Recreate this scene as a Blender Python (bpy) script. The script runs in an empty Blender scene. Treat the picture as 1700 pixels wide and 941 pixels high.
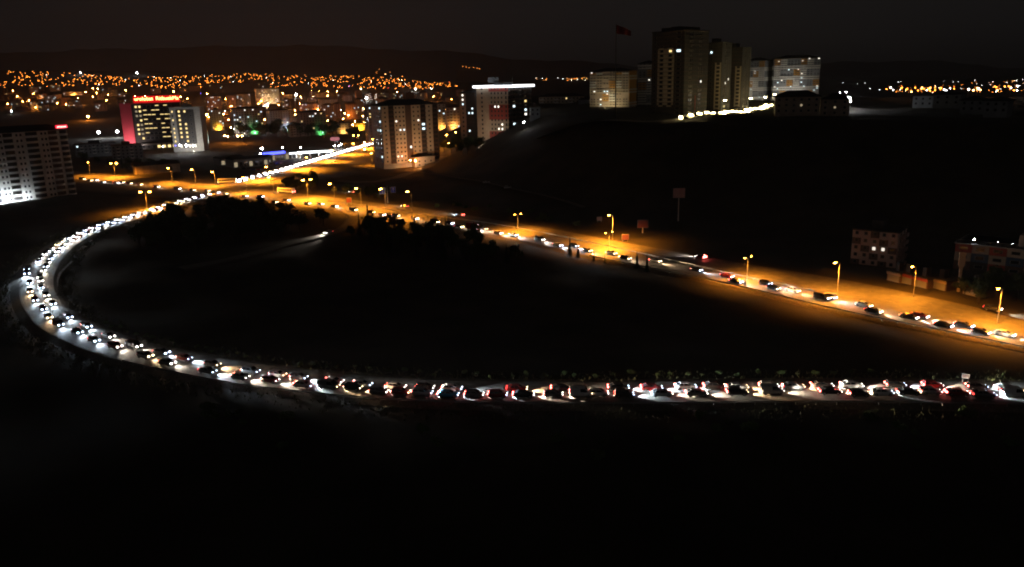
import bpy, math, random
import numpy as np
from mathutils import Matrix, Vector
random.seed(7)
rng = np.random.default_rng(7)
SC = bpy.context.scene
COL = SC.collection
R_ = math.radians

# ------------------------------------------------------------------ camera
CAM_H = 65.0
PITCH, ROLL, FPX = R_(14.4), R_(1.4), 1322.0          # focal length in pixels of a 1700 px wide picture
cf = Vector((0, math.cos(PITCH), -math.sin(PITCH)))
cu0 = Vector((0, math.sin(PITCH), math.cos(PITCH)))
cr0 = Vector((1, 0, 0))
cr = cr0 * math.cos(ROLL) - cu0 * math.sin(ROLL)
cu = cr0 * math.sin(ROLL) + cu0 * math.cos(ROLL)
cam_data = bpy.data.cameras.new('camera')
cam_data.sensor_width = 36.0
cam_data.lens = 36.0 * FPX / 1700.0
cam_data.clip_start = 1.0
cam_data.clip_end = 40000.0
cam = bpy.data.objects.new('camera', cam_data)
COL.objects.link(cam)
M = Matrix.Identity(4)
for i in range(3):
    M[i][0], M[i][1], M[i][2] = cr[i], cu[i], -cf[i]
M[2][3] = CAM_H
cam.matrix_world = M
SC.camera = cam

# ------------------------------------------------------------------ night sky, moon, exposure
world = bpy.data.worlds.new('World')
SC.world = world
world.use_nodes = True
nt = world.node_tree
nt.nodes.clear()
sky = nt.nodes.new('ShaderNodeTexSky')
sky.sky_type = 'NISHITA'
sky.sun_disc = False
sky.sun_elevation = R_(28)
sky.sun_rotation = R_(200)
sky.dust_density = 2.0
hsv = nt.nodes.new('ShaderNodeHueSaturation')
hsv.inputs['Saturation'].default_value = 0.05
tint = nt.nodes.new('ShaderNodeMix')
tint.data_type = 'RGBA'
tint.blend_type = 'MULTIPLY'
tint.inputs[0].default_value = 1.0
tint.inputs[7].default_value = (1.0, 0.93, 0.93, 1)
bg = nt.nodes.new('ShaderNodeBackground')
bg.inputs['Strength'].default_value = 0.0019
out = nt.nodes.new('ShaderNodeOutputWorld')
nt.links.new(sky.outputs[0], hsv.inputs['Color'])
nt.links.new(hsv.outputs[0], tint.inputs[6])
nt.links.new(tint.outputs[2], bg.inputs['Color'])
nt.links.new(bg.outputs[0], out.inputs['Surface'])
sun_d = bpy.data.lights.new('moon', 'SUN')
sun_d.energy = 0.004
sun_d.angle = R_(0.5)
sun_d.color = (1.0, 0.96, 0.9)
sun = bpy.data.objects.new('moon', sun_d)
sun.rotation_euler = (R_(62), 0, R_(-20))
COL.objects.link(sun)
SC.view_settings.view_transform = 'Standard'
SC.view_settings.look = 'None'
SC.view_settings.exposure = 0.0
SC.view_settings.gamma = 1.0
SC.view_settings.use_curve_mapping = False
SC.render.engine = 'CYCLES'
cy = SC.cycles
cy.use_denoising = True
cy.use_light_tree = True
cy.max_bounces = 2
cy.diffuse_bounces = 1
cy.glossy_bounces = 1
cy.volume_bounces = 0
cy.transmission_bounces = 1
cy.sample_clamp_indirect = 2.0
cy.filter_width = 2.0
cy.use_adaptive_sampling = True
cy.adaptive_threshold = 0.03
cy.light_sampling_threshold = 0.04
cy.caustics_reflective = False
cy.caustics_refractive = False

# ------------------------------------------------------------------ pixel helpers (layout only)
def ray(x, y):
    return cf + cr * ((x - 850.0) / FPX) + cu * ((470.5 - y) / FPX)
def G(x, y, h=0.0):
    d = ray(x, y); t = (h - CAM_H) / d.z
    return (d.x * t, d.y * t)
def at(x, y, Y):
    """X and height where the ray through a pixel reaches distance Y"""
    d = ray(x, y); t = Y / d.y
    return d.x * t, CAM_H + d.z * t
def sst(a, b, x):
    t = np.clip((np.asarray(x, float) - a) / (b - a), 0, 1)
    return t * t * (3 - 2 * t)

# ------------------------------------------------------------------ road centre lines in metres
def crom(pts, step=3.0):
    P = [np.array(p, float) for p in pts]
    P = [2 * P[0] - P[1]] + P + [2 * P[-1] - P[-2]]
    o = []
    for i in range(1, len(P) - 2):
        n = max(2, int(np.linalg.norm(P[i + 1] - P[i]) / step))
        for k in range(n):
            t = k / n
            o.append(0.5 * ((2 * P[i]) + (-P[i - 1] + P[i + 1]) * t + (2 * P[i - 1] - 5 * P[i] + 4 * P[i + 1] - P[i + 2]) * t * t
                            + (-P[i - 1] + 3 * P[i] - 3 * P[i + 1] + P[i + 2]) * t ** 3))
    o.append(P[-2])
    return np.array(o)
def tang(p):
    t = np.gradient(p, axis=0)
    return t / np.linalg.norm(t, axis=1)[:, None]
def offset(p, d):
    t = tang(p)
    n = np.stack([-t[:, 1], t[:, 0]], 1)          # to the left of travel
    d = np.asarray(d, float)
    return p + n * (d[:, None] if d.ndim else d)
def resample(p, n):
    s = np.concatenate([[0], np.cumsum(np.linalg.norm(np.diff(p, axis=0), axis=1))])
    q = np.linspace(0, s[-1], n)
    return np.stack([np.interp(q, s, p[:, k]) for k in range(2)], 1)
def length(p):
    return float(np.linalg.norm(np.diff(p, axis=0), axis=1).sum())

loop_path = crom([(-176, 520)] + [G(*p) for p in [(318, 331), (240, 354), (150, 384), (95, 414), (65, 450), (59, 485), (80, 523), (118, 549), (200, 580),
                   (350, 609), (500, 630), (700, 646), (1000, 650), (1350, 647), (1700, 651), (2000, 657)]])
hw_near = crom([(-420, 590)] + [G(*p) for p in [(130, 316), (300, 328), (450, 338), (560, 350), (700, 372), (850, 396), (1000, 430), (1200, 470), (1400, 517), (1700, 578)]] + [(170, 118)])
hw_far = crom([(-470, 735)] + [G(*p) for p in [(130, 285), (300, 301), (500, 322), (640, 339), (700, 346), (900, 378), (1000, 397), (1200, 433), (1400, 466), (1600, 508), (1700, 533)]] + [(196, 124)])
hw_near_r, hw_far_r = resample(hw_near, 260), resample(hw_far, 260)
hw_mid = hw_near_r * 0.5 + hw_far_r * 0.5
med_path = crom([(-330, 596)] + [G(*p) for p in [(200, 301), (400, 320), (560, 337), (700, 358), (820, 374), (1000, 409), (1240, 463), (1500, 516), (1690, 552)]] + [(180, 120)])
ave_path = crom([(-196, 515), G(385, 305), G(470, 283), G(560, 256), G(612, 241), (-135, 960)])
ramp_path = crom([(-95, 440), G(574, 349), G(590, 360), G(566, 381), G(480, 404), G(390, 428), G(300, 445)])
hill_road = None

# ------------------------------------------------------------------ terrain
def hgt(X, Y):
    X = np.asarray(X, float); Y = np.asarray(Y, float)
    d = (X - 76) * 0.78 + (Y - 278) * 0.62
    s = (X - 76) * 0.62 - (Y - 278) * 0.78
    d0 = 14 + 40 * sst(-120, 20, s)
    up = sst(0, 1, (d - d0) / 118.0)
    lat = sst(-72, 52, X + (Y - 580) * 0.12)
    back = 1 - sst(500, 820, d)
    h = 41.0 * up * lat * back
    h = h + up * lat * back * (1.2 * np.sin(X * 0.05 + 1) * np.sin(Y * 0.043) + 0.7 * np.sin(X * 0.13 + Y * 0.09))
    # far hillside town
    a = np.where(Y > 50, X / np.maximum(Y, 50), 0)
    A = np.interp(a, [-0.8, -0.64, -0.34, -0.19, -0.16, -0.13, -0.08, 0.0, 0.12, 0.3, 0.8], [160, 150, 116, 90, 116, 84, 52, 56, 58, 0, 0])
    h = h + A * sst(1450, 3300, Y)
    near = (Y < 1200)
    h = h + np.where(near, 0.5 * np.sin(X * 0.071 + 2) * np.sin(Y * 0.063 + 1) + 0.25 * np.sin(X * 0.21 + Y * 0.17), 0) * sst(60, 90, np.abs(Y - 0) * 0 + 100)
    return h
ROADS = [loop_path, hw_near_r, hw_far_r, hw_mid, ave_path, ramp_path]
RPTS = np.concatenate([p[::2] for p in ROADS])
def road_dist(X, Y):
    q = np.stack([np.asarray(X, float).ravel(), np.asarray(Y, float).ravel()], 1)
    o = np.full(len(q), 1e9)
    for i in range(0, len(q), 4000):
        dd = q[i:i + 4000, None, :] - RPTS[None]
        o[i:i + 4000] = np.sqrt((dd ** 2).sum(2).min(1))
    return o
def ground(X, Y):
    """height of the ground sheet, flattened near the level roads"""
    X = np.asarray(X, float); Y = np.asarray(Y, float)
    h = hgt(X, Y)
    rd = road_dist(X, Y).reshape(X.shape)
    k = sst(7, 22, rd)
    return h * k - 0.4
def gz(x, y):
    h = float(hgt(x, y))
    rd = math.sqrt(float(((RPTS - (x, y)) ** 2).sum(1).min()))
    return h * float(sst(7, 22, rd)) - 0.4
_TT = np.concatenate([np.arange(60, 900, 2.0), np.arange(900, 9000, 8.0)])
def T(x, y):
    """where the ray through a pixel meets the ground"""
    d = ray(x, y)
    k = np.nonzero(CAM_H + d.z * _TT < hgt(d.x * _TT, d.y * _TT))[0]
    t = _TT[k[0]] if len(k) else 9000.0
    return float(d.x * t), float(d.y * t)

# ------------------------------------------------------------------ materials
def mat(name, col, rough=0.8, var=0.25, scale=3.0, metal=0.0, bump=0.0, col2=None, spec=0.4):
    m = bpy.data.materials.new(name); m.use_nodes = True
    n = m.node_tree.nodes; l = m.node_tree.links
    b = n['Principled BSDF']
    b.inputs['Roughness'].default_value = rough
    b.inputs['Metallic'].default_value = metal
    b.inputs['Specular IOR Level'].default_value = spec
    if var or col2:
        tc = n.new('ShaderNodeTexCoord'); nz = n.new('ShaderNodeTexNoise')
        nz.inputs['Scale'].default_value = scale; nz.inputs['Detail'].default_value = 6
        l.new(tc.outputs['Object'], nz.inputs['Vector'])
        rp = n.new('ShaderNodeValToRGB')
        rp.color_ramp.elements[0].position = 0.3; rp.color_ramp.elements[1].position = 0.7
        c2 = col2 or tuple(min(1, c * (1 + var)) for c in col)
        c1 = tuple(c * (1 - var) for c in col) if col2 is None else col
        rp.color_ramp.elements[0].color = (*c1, 1); rp.color_ramp.elements[1].color = (*c2, 1)
        l.new(nz.outputs['Fac'], rp.inputs['Fac']); l.new(rp.outputs['Color'], b.inputs['Base Color'])
        if bump:
            bp = n.new('ShaderNodeBump'); bp.inputs['Strength'].default_value = bump
            l.new(nz.outputs['Fac'], bp.inputs['Height']); l.new(bp.outputs['Normal'], b.inputs['Normal'])
    else:
        b.inputs['Base Color'].default_value = (*col, 1)
    return m
def em(name, col, s):
    m = bpy.data.materials.new(name); m.use_nodes = True
    n = m.node_tree.nodes; l = m.node_tree.links
    n.clear()
    e = n.new('ShaderNodeEmission'); o = n.new('ShaderNodeOutputMaterial')
    e.inputs['Color'].default_value = (*col, 1); e.inputs['Strength'].default_value = s
    l.new(e.outputs[0], o.inputs['Surface'])
    return m
SOD = (1.0, 0.34, 0.04)
SODG = (1.0, 0.31, 0.018)
m_asphalt = mat('asphalt', (0.1, 0.095, 0.09), 0.75, 0.3, 0.35, bump=0.1)
m_asphalt_old = mat('old_asphalt', (0.13, 0.118, 0.1), 0.8, 0.3, 0.5)
m_verge = mat('gravel_verge', (0.11, 0.095, 0.075), 0.95, 0.4, 1.6, bump=0.4)
m_paint = mat('road_paint', (0.17, 0.17, 0.16), 0.7, 0.5, 2.5)
m_ground = mat('dry_grass_ground', (0.02, 0.019, 0.011), 0.95, 0, 0.06, col2=(0.052, 0.041, 0.024), bump=0.5)
m_grass = mat('grass_blades', (0.05, 0.07, 0.02), 0.8, 0, 0.4, col2=(0.14, 0.13, 0.05))
m_leaf = mat('leaves', (0.028, 0.045, 0.014), 0.7, 0, 0.5, col2=(0.07, 0.1, 0.03))
m_leaf2 = mat('bright_leaves', (0.05, 0.09, 0.025), 0.6, 0, 0.7, col2=(0.12, 0.17, 0.05))
m_needle = mat('needles', (0.014, 0.026, 0.013), 0.8, 0.3, 1.0)
m_bark = mat('bark', (0.06, 0.045, 0.03), 0.9, 0.3, 4.0)
m_galv = mat('galvanised_steel', (0.26, 0.26, 0.25), 0.55, 0.15, 2.0, metal=0.3)
m_conc = mat('concrete', (0.32, 0.3, 0.27), 0.9, 0.2, 0.8)
m_cream = mat('cream_render', (0.46, 0.38, 0.28), 0.9, 0.12, 0.25)
m_white = mat('white_render', (0.62, 0.6, 0.56), 0.85, 0.1, 0.3)
m_beige = mat('beige_render', (0.36, 0.28, 0.22), 0.9, 0.15, 0.25)
m_pink = mat('pinkish_render', (0.36, 0.25, 0.22), 0.9, 0.15, 0.25)
m_greyw = mat('grey_render', (0.22, 0.23, 0.24), 0.85, 0.12, 0.25)
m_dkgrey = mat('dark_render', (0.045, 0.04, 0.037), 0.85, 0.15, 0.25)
m_brown = mat('brown_render', (0.1, 0.065, 0.05), 0.85, 0.15, 0.25)
m_orange = mat('orange_render', (0.5, 0.26, 0.07), 0.85, 0.12, 0.25)
m_redw = mat('red_cladding', (0.33, 0.06, 0.045), 0.7, 0.12, 0.3)
m_redsh = mat('crimson_cladding', (0.55, 0.05, 0.08), 0.6, 0.1, 0.3)
m_bluew = mat('blue_cladding', (0.04, 0.07, 0.12), 0.6, 0.12, 0.3)
m_roof = mat('roof_tiles', (0.08, 0.045, 0.035), 0.9, 0.25, 1.2)
m_roofd = mat('dark_roof', (0.03, 0.028, 0.028), 0.9, 0.2, 1.0)
m_pane = mat('window_glass', (0.02, 0.022, 0.025), 0.12, 0, spec=0.6)
m_frame = mat('window_frame', (0.2, 0.19, 0.18), 0.6, 0.1)
m_tyre = mat('tyre_rubber', (0.015, 0.015, 0.015), 0.8, 0)
m_rim = mat('alloy_rim', (0.4, 0.4, 0.4), 0.35, 0, metal=0.7)
m_carglass = mat('car_glass', (0.012, 0.013, 0.015), 0.08, 0, spec=0.6)
PAINTS = [('white', mat('white_paint', (0.7, 0.7, 0.68), 0.3, 0.05)), ('silver', mat('silver_paint', (0.38, 0.39, 0.4), 0.28, 0.05, metal=0.3)),
          ('grey', mat('grey_paint', (0.13, 0.135, 0.14), 0.28, 0.05, metal=0.3)), ('black', mat('black_paint', (0.016, 0.016, 0.018), 0.22, 0)),
          ('dark red', mat('red_paint', (0.22, 0.012, 0.015), 0.28, 0.05)), ('blue', mat('blue_paint', (0.02, 0.05, 0.2), 0.28, 0.05)),
          ('dark', mat('brown_paint', (0.045, 0.035, 0.03), 0.28, 0.05)), ('bright red', mat('bright_red_paint', (0.5, 0.02, 0.015), 0.3, 0.05)),
          ('cyan', mat('cyan_paint', (0.05, 0.35, 0.6), 0.3, 0.05))]
PD = dict(PAINTS)
HL = [em('cool_headlight', (0.6, 0.76, 1.0), 16), em('white_headlight', (1.0, 0.92, 0.82), 16), em('warm_headlight', (1.0, 0.72, 0.42), 16)]
HLB = [em('far_cool_headlight', (0.68, 0.74, 1.0), 26), em('far_white_headlight', (1.0, 0.92, 0.86), 26), em('far_warm_headlight', (1.0, 0.75, 0.42), 26)]
TL = em('tail_light', (1.0, 0.05, 0.04), 7)
BL = em('brake_light', (1.0, 0.1, 0.08), 42)
LW = [em('lit_window_cool', (0.72, 0.92, 1.0), 2.2), em('lit_window_white', (1.0, 0.93, 0.8), 2.4), em('lit_window_warm', (1.0, 0.72, 0.28), 1.6), em('lit_window_dim', (1.0, 0.8, 0.5), 0.35)]
for _m in LW + [TL]: _m.cycles.emission_sampling = 'NONE'
LAMP = em('sodium_lamp', SOD, 130)
LAMPW = em('white_lamp', (0.95, 0.97, 1.0), 120)
LAMPF = em('far_sodium_lamp', (1.0, 0.27, 0.03), 24)
LAMPF2 = em('far_pale_lamp', (1.0, 0.45, 0.14), 26)
LAMPFW = em('far_white_lamp', (0.95, 0.97, 1.0), 28)
LAMPFR = em('far_red_lamp', (1.0, 0.06, 0.04), 12)
LAMPMO = em('town_sodium_lamp', (1.0, 0.28, 0.03), 1100)
LAMPMW = em('town_white_lamp', (0.95, 0.97, 1.0), 380)
LAMPFB = em('far_blue_lamp', (0.12, 0.1, 1.0), 14)

# ------------------------------------------------------------------ mesh helpers
class MB:
    def __init__(s):
        s.v, s.f, s.m = [], [], []
    def box(s, x0, x1, y0, y1, z0, z1, m=0):
        b = len(s.v)
        s.v += [(x0, y0, z0), (x1, y0, z0), (x1, y1, z0), (x0, y1, z0), (x0, y0, z1), (x1, y0, z1), (x1, y1, z1), (x0, y1, z1)]
        s.add([(0, 3, 2, 1), (4, 5, 6, 7), (0, 1, 5, 4), (1, 2, 6, 5), (2, 3, 7, 6), (3, 0, 4, 7)], b, m)
    def add(s, fs, b, m=0):
        for f in fs:
            s.f.append(tuple(b + i for i in f)); s.m.append(m)
    def loft(s, rings, m=0, caps=True, close=True):
        b = len(s.v); n = len(rings[0])
        for r in rings: s.v += [tuple(p) for p in r]
        for i in range(len(rings) - 1):
            for j in range(n if close else n - 1):
                k = (j + 1) % n
                s.f.append((b + i * n + j, b + i * n + k, b + (i + 1) * n + k, b + (i + 1) * n + j)); s.m.append(m)
        if caps:
            s.f.append(tuple(b + j for j in reversed(range(n)))); s.m.append(m)
            e = b + (len(rings) - 1) * n
            s.f.append(tuple(e + j for j in range(n))); s.m.append(m)
    def tube(s, p0, p1, r0, r1, n=6, m=0):
        p0, p1 = Vector(p0), Vector(p1); d = (p1 - p0).normalized()
        a = d.orthogonal().normalized(); c = d.cross(a)
        s.loft([[p + (a * math.cos(t) + c * math.sin(t)) * r for t in [2 * math.pi * k / n for k in range(n)]] for p, r in ((p0, r0), (p1, r1))], m)
    def ball(s, c, r, m=0, n=6, rings=4):
        rr = r if isinstance(r, tuple) else (r, r, r)
        R = []
        for i in range(rings + 1):
            a = -math.pi / 2 + math.pi * (0.08 + 0.84 * i / rings)
            R.append([(c[0] + rr[0] * math.cos(a) * math.cos(2 * math.pi * k / n), c[1] + rr[1] * math.cos(a) * math.sin(2 * math.pi * k / n), c[2] + rr[2] * math.sin(a)) for k in range(n)])
        s.loft(R, m)
    def hip(s, x0, x1, y0, y1, z, h, m=0, eave=0.8, t=0.25):
        x0 -= eave; x1 += eave; y0 -= eave; y1 += eave
        w, d = x1 - x0, y1 - y0
        k = min(w, d) / 2 * 0.96
        rx0, rx1, ry0, ry1 = x0 + k, x1 - k, y0 + k, y1 - k
        s.loft([[(x0, y0, z), (x1, y0, z), (x1, y1, z), (x0, y1, z)], [(x0, y0, z + t), (x1, y0, z + t), (x1, y1, z + t), (x0, y1, z + t)],
                [(rx0, ry0, z + h), (rx1, ry0, z + h), (rx1, ry1, z + h), (rx0, ry1, z + h)]], m)
    def mesh(s, name, mats, smooth=False):
        me = bpy.data.meshes.new(name)
        me.from_pydata([tuple(map(float, v)) for v in s.v], [], s.f)
        for k in mats: me.materials.append(k)
        me.polygons.foreach_set('material_index', s.m)
        if smooth: me.polygons.foreach_set('use_smooth', [True] * len(s.f))
        me.update()
        return me
def ob(name, data, parent=None, loc=(0, 0, 0), rz=0.0, scale=None):
    o = bpy.data.objects.new(name, data); COL.objects.link(o)
    o.location = loc
    if rz: o.rotation_euler = (0, 0, rz)
    if scale: o.scale = scale
    if parent: o.parent = parent
    return o
def tag(o, label=None, cat=None, group=None, kind=None):
    if label: o['label'] = label
    if cat: o['category'] = cat
    if group: o['group'] = group
    if kind: o['kind'] = kind
    return o
def empty(name, loc, rz=0.0):
    o = ob(name, None, None, loc, rz); o.empty_display_size = 1
    return o
def setm(o, i, m):
    o.material_slots[i].link = 'OBJECT'; o.material_slots[i].material = m
ONES = 'first second third fourth fifth sixth seventh eighth ninth tenth eleventh twelfth thirteenth fourteenth fifteenth sixteenth seventeenth eighteenth nineteenth'.split()
TENS = ['twenty', 'thirty', 'forty', 'fifty', 'sixty', 'seventy', 'eighty', 'ninety']
def nth(n):
    if n < 20: return ONES[n - 1]
    t, u = divmod(n, 10)
    return (TENS[t - 2][:-1] + 'ieth') if u == 0 else TENS[t - 2] + '-' + ONES[u - 1]

# ------------------------------------------------------------------ ground sheet
def axis(lo, hi, core0, core1, st, grow):
    a = list(np.arange(core0, core1 + st, st))
    d = st
    while a[-1] < hi:
        d *= grow; a.append(a[-1] + d)
    d = st; b = [core0]
    while b[0] > lo:
        d *= grow; b.insert(0, b[0] - d)
    return np.array(b[:-1] + a)
gx = axis(-9000, 9000, -420, 380, 5, 1.12)
gy = axis(-400, 11000, 70, 860, 5, 1.09)
XX, YY = np.meshgrid(gx, gy)
ZZ = ground(XX, YY)
V = np.stack([XX.ravel(), YY.ravel(), ZZ.ravel()], 1)
nx, ny = len(gx), len(gy)
I = np.arange(nx * ny).reshape(ny, nx)
Fq = np.stack([I[:-1, :-1].ravel(), I[:-1, 1:].ravel(), I[1:, 1:].ravel(), I[1:, :-1].ravel()], 1)
me = bpy.data.meshes.new('ground'); me.from_pydata(V.tolist(), [], Fq.tolist()); me.materials.append(m_ground)
me.polygons.foreach_set('use_smooth', [True] * len(Fq)); me.update()
tag(ob('ground', me), kind='structure', label='dark dry grass ground reaching to the hills')

# mountains on the horizon
mb = MB()
rows = []
for r, (Y, k) in enumerate([(9000, 0.0), (9600, 0.55), (10300, 1.0), (11500, 0.6)]):
    row = []
    for i in range(121):
        px = -250 + 2200 * i / 120
        yc = np.interp(px, [-250, 0, 250, 480, 560, 680, 760, 860, 1000, 1080, 1200, 1330, 1420, 1520, 1700, 1950], [92, 86, 80, 74, 78, 82, 86, 98, 104, 110, 112, 108, 102, 100, 112, 116])
        yc += 1.6 * math.sin(px * 0.031) + 1.1 * math.sin(px * 0.083 + 1) + 0.6 * math.sin(px * 0.21)
        X, Z = at(px, yc, 10300)
        row.append((X / 10300 * Y, Y + 120 * math.sin(px * 0.02), Z * k + (1 - k) * -60 + (25 * math.sin(px * 0.11 + r * 2) if 0 < k < 1 else 0)))
    rows.append(row)
mb.loft(rows, caps=False, close=False)
tag(ob('mountains', mb.mesh('mountains', [mat('mountain_scrub', (0.04, 0.038, 0.034), 0.95, 0.3, 0.004)], True)), kind='structure', label='dark mountain ridge along the horizon')

# ------------------------------------------------------------------ roads
def ribbon(name, L, Rr, mat_, zl, zr, parent=None, kind='structure', label=None):
    mb = MB(); n = len(L)
    zl = np.broadcast_to(zl, n); zr = np.broadcast_to(zr, n)
    mb.v = [(L[i][0], L[i][1], zl[i]) for i in range(n)] + [(Rr[i][0], Rr[i][1], zr[i]) for i in range(n)]
    mb.f = [(n + i, n + i + 1, i + 1, i) for i in range(n - 1)]; mb.m = [0] * len(mb.f)
    o = ob(name, mb.mesh(name, [mat_]), parent)
    tag(o, kind=kind, label=label)
    return o
def dashes(path, parent, on=3.0, off=6.0, w=0.16, z=0.03, solid=False):
    mb = MB(); Lp = length(path); p = resample(path, max(2, int(Lp)))
    t = tang(p); n = np.stack([-t[:, 1], t[:, 0]], 1)
    per = int(on + off)
    for i in range(len(p) - 1):
        if not solid and i % per >= on: continue
        a, b_ = p[i], p[i + 1]
        q = [a + n[i] * w, a - n[i] * w, b_ - n[i + 1] * w, b_ + n[i + 1] * w]
        k = len(mb.v); mb.v += [(x, y, z) for x, y in q]; mb.f.append((k, k + 1, k + 2, k + 3)); mb.m.append(0)
    tag(ob('lane_marking', mb.mesh('lane_marking', [m_paint]), parent), kind='stuff')
LW_ = 5.6
RW_ = 4.7 + 2.1 * sst(-115, -60, loop_path[:, 0]) * (loop_path[:, 1] < 240)
loop = ribbon('loop_road', offset(loop_path, LW_), offset(loop_path, -RW_), m_asphalt_old, 0.0, 0.0, label='curving two-lane slip road full of queuing cars')
ribbon('verge', offset(loop_path, LW_ + 2.6), offset(loop_path, LW_), m_verge, -0.42, -0.02, loop, 'structure')
ribbon('verge', offset(loop_path, -RW_), offset(loop_path, -RW_ - 2.8), m_verge, -0.02, -0.42, loop, 'structure')
dashes(offset(loop_path, -0.2), loop); dashes(offset(loop_path, 3.6), loop, solid=True, w=0.09); dashes(offset(loop_path, -4.1), loop, solid=True, w=0.09)
hwy = ribbon('highway', hw_far_r, hw_near_r, m_asphalt, 0.012, 0.012, label='wide dual carriageway lit orange by sodium lamps')
ribbon('verge', offset(hw_far_r, 3.0), hw_far_r, m_verge, -0.42, -0.01, hwy); ribbon('verge', hw_near_r, offset(hw_near_r, -3.0), m_verge, -0.01, -0.42, hwy)
med_r = resample(med_path, 260)
for k in (0.33, 0.66):
    dashes(resample(hw_near_r, 200) * (1 - k) + resample(med_r, 200) * k, hwy, z=0.04)
    dashes(resample(hw_far_r, 200) * (1 - k) + resample(med_r, 200) * k, hwy, z=0.04)
ave = ribbon('avenue', offset(ave_path, 6.5), offset(ave_path, -19), m_asphalt_old, 0.03, 0.03, label='avenue climbing away from the highway with a white queue of cars')
dashes(offset(ave_path, -7.5), ave, solid=True, z=0.06, w=0.3); dashes(offset(ave_path, 0), ave, z=0.06); dashes(offset(ave_path, -13), ave, z=0.06)
ramp = ribbon('ramp', offset(ramp_path, 3), offset(ramp_path, -3), m_asphalt_old, 0.022, 0.022, label='narrow dark ramp curving down between the woods')
ribbon('verge', offset(ramp_path, 4.5), offset(ramp_path, 3), m_verge, -0.42, 0.0, ramp); ribbon('verge', offset(ramp_path, -3), offset(ramp_path, -4.5), m_verge, 0.0, -0.42, ramp)
# concrete drain inside the curve and a track outside it
chan = crom([G(*p) for p in [(120, 432), (98, 455), (93, 480), (100, 505), (118, 524), (140, 540)]])
ribbon('drain_channel', offset(chan, 0.5), offset(chan, -0.5), m_conc, -0.18, -0.18, label='pale concrete drain curving inside the slip road')
tr = crom([G(*p) for p in [(43, 526), (60, 540), (80, 552)]])
ribbon('path', offset(tr, 0.3), offset(tr, -0.3), m_conc, -0.2, -0.2, label='thin pale kerb below the outer bend')
def draped(name, path, w, mat_, lift, label):
    L, Rr = offset(path, w), offset(path, -w)
    zc = np.maximum(ground(L[:, 0], L[:, 1]), ground(Rr[:, 0], Rr[:, 1])) + lift
    return ribbon(name, L, Rr, mat_, zc, zc, label=label)
hp = crom([T(*p) for p in [(690, 283), (730, 290), (805, 304), (870, 318), (930, 334), (970, 346)]])
draped('footpath', hp, 1.6, m_verge, 0.25, 'pale dirt track crossing the lower hillside')
hill_path = crom([(20, 512), (66, 480), (96, 470), (119, 484), (140, 512), (170, 556), (205, 620), (240, 700)])
draped('hill_street', hill_path, 6.0, m_asphalt_old, 0.35, 'street over the hilltop packed with bright headlights')
sv = crom([T(*p) for p in [(560, 300), (600, 302), (650, 296), (700, 280), (735, 262)]])
draped('street', sv, 4.0, m_asphalt_old, 0.3, 'orange-lit street in front of the cream apartment block')

# guard rails
def rail(name, path, label, post_step=4.0, z0=0.0, h=0.75):
    root = empty(name, (0, 0, 0)); tag(root, label, 'guard rail')
    n = max(2, int(length(path) / 2)); p = resample(path, n); t = tang(p); nn = np.stack([-t[:, 1], t[:, 0]], 1)
    mb = MB()
    prof = [(-0.05, h - 0.32), (0.05, h - 0.26), (-0.02, h - 0.16), (0.05, h - 0.06), (-0.05, h)]
    mb.loft([[(p[i][0] + nn[i][0] * a, p[i][1] + nn[i][1] * a, z0 + b_) for a, b_ in prof] for i in range(n)], close=True)
    ob('beam', mb.mesh('beam', [m_galv]), root)
    pm = MB(); pm.box(-0.06, 0.06, -0.09, 0.09, -0.5, h - 0.05); pm = pm.mesh('post', [m_galv])
    k = min(290, int(length(path) / post_step)); q = resample(path, k)
    for i in range(k):
        ob('post', pm, root, (q[i][0], q[i][1], z0))
    return root
near_edge = offset(loop_path, -RW_ - 0.7)
i0 = int(np.argmin(np.hypot(near_edge[:, 0] + 95, near_edge[:, 1] - 188)))
rail('guard_rail', near_edge[i0:], 'long steel guard rail along the near side of the lower road')
i1 = int(np.argmin(np.hypot(med_path[:, 0] + 110, med_path[:, 1] - 440)))
i2 = int(np.argmin(np.hypot(med_path[:, 0] - 100, med_path[:, 1] - 225)))
rail('guard_rail', med_path[i1:i2], 'pale steel guard rail on the highway median', h=0.95)
hn0 = int(np.argmin(np.hypot(hw_near[:, 0] - 30, hw_near[:, 1] - 290)))
rail('guard_rail', offset(hw_near, -0.8)[hn0:], 'dark steel guard rail along the lower edge of the highway')

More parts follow.
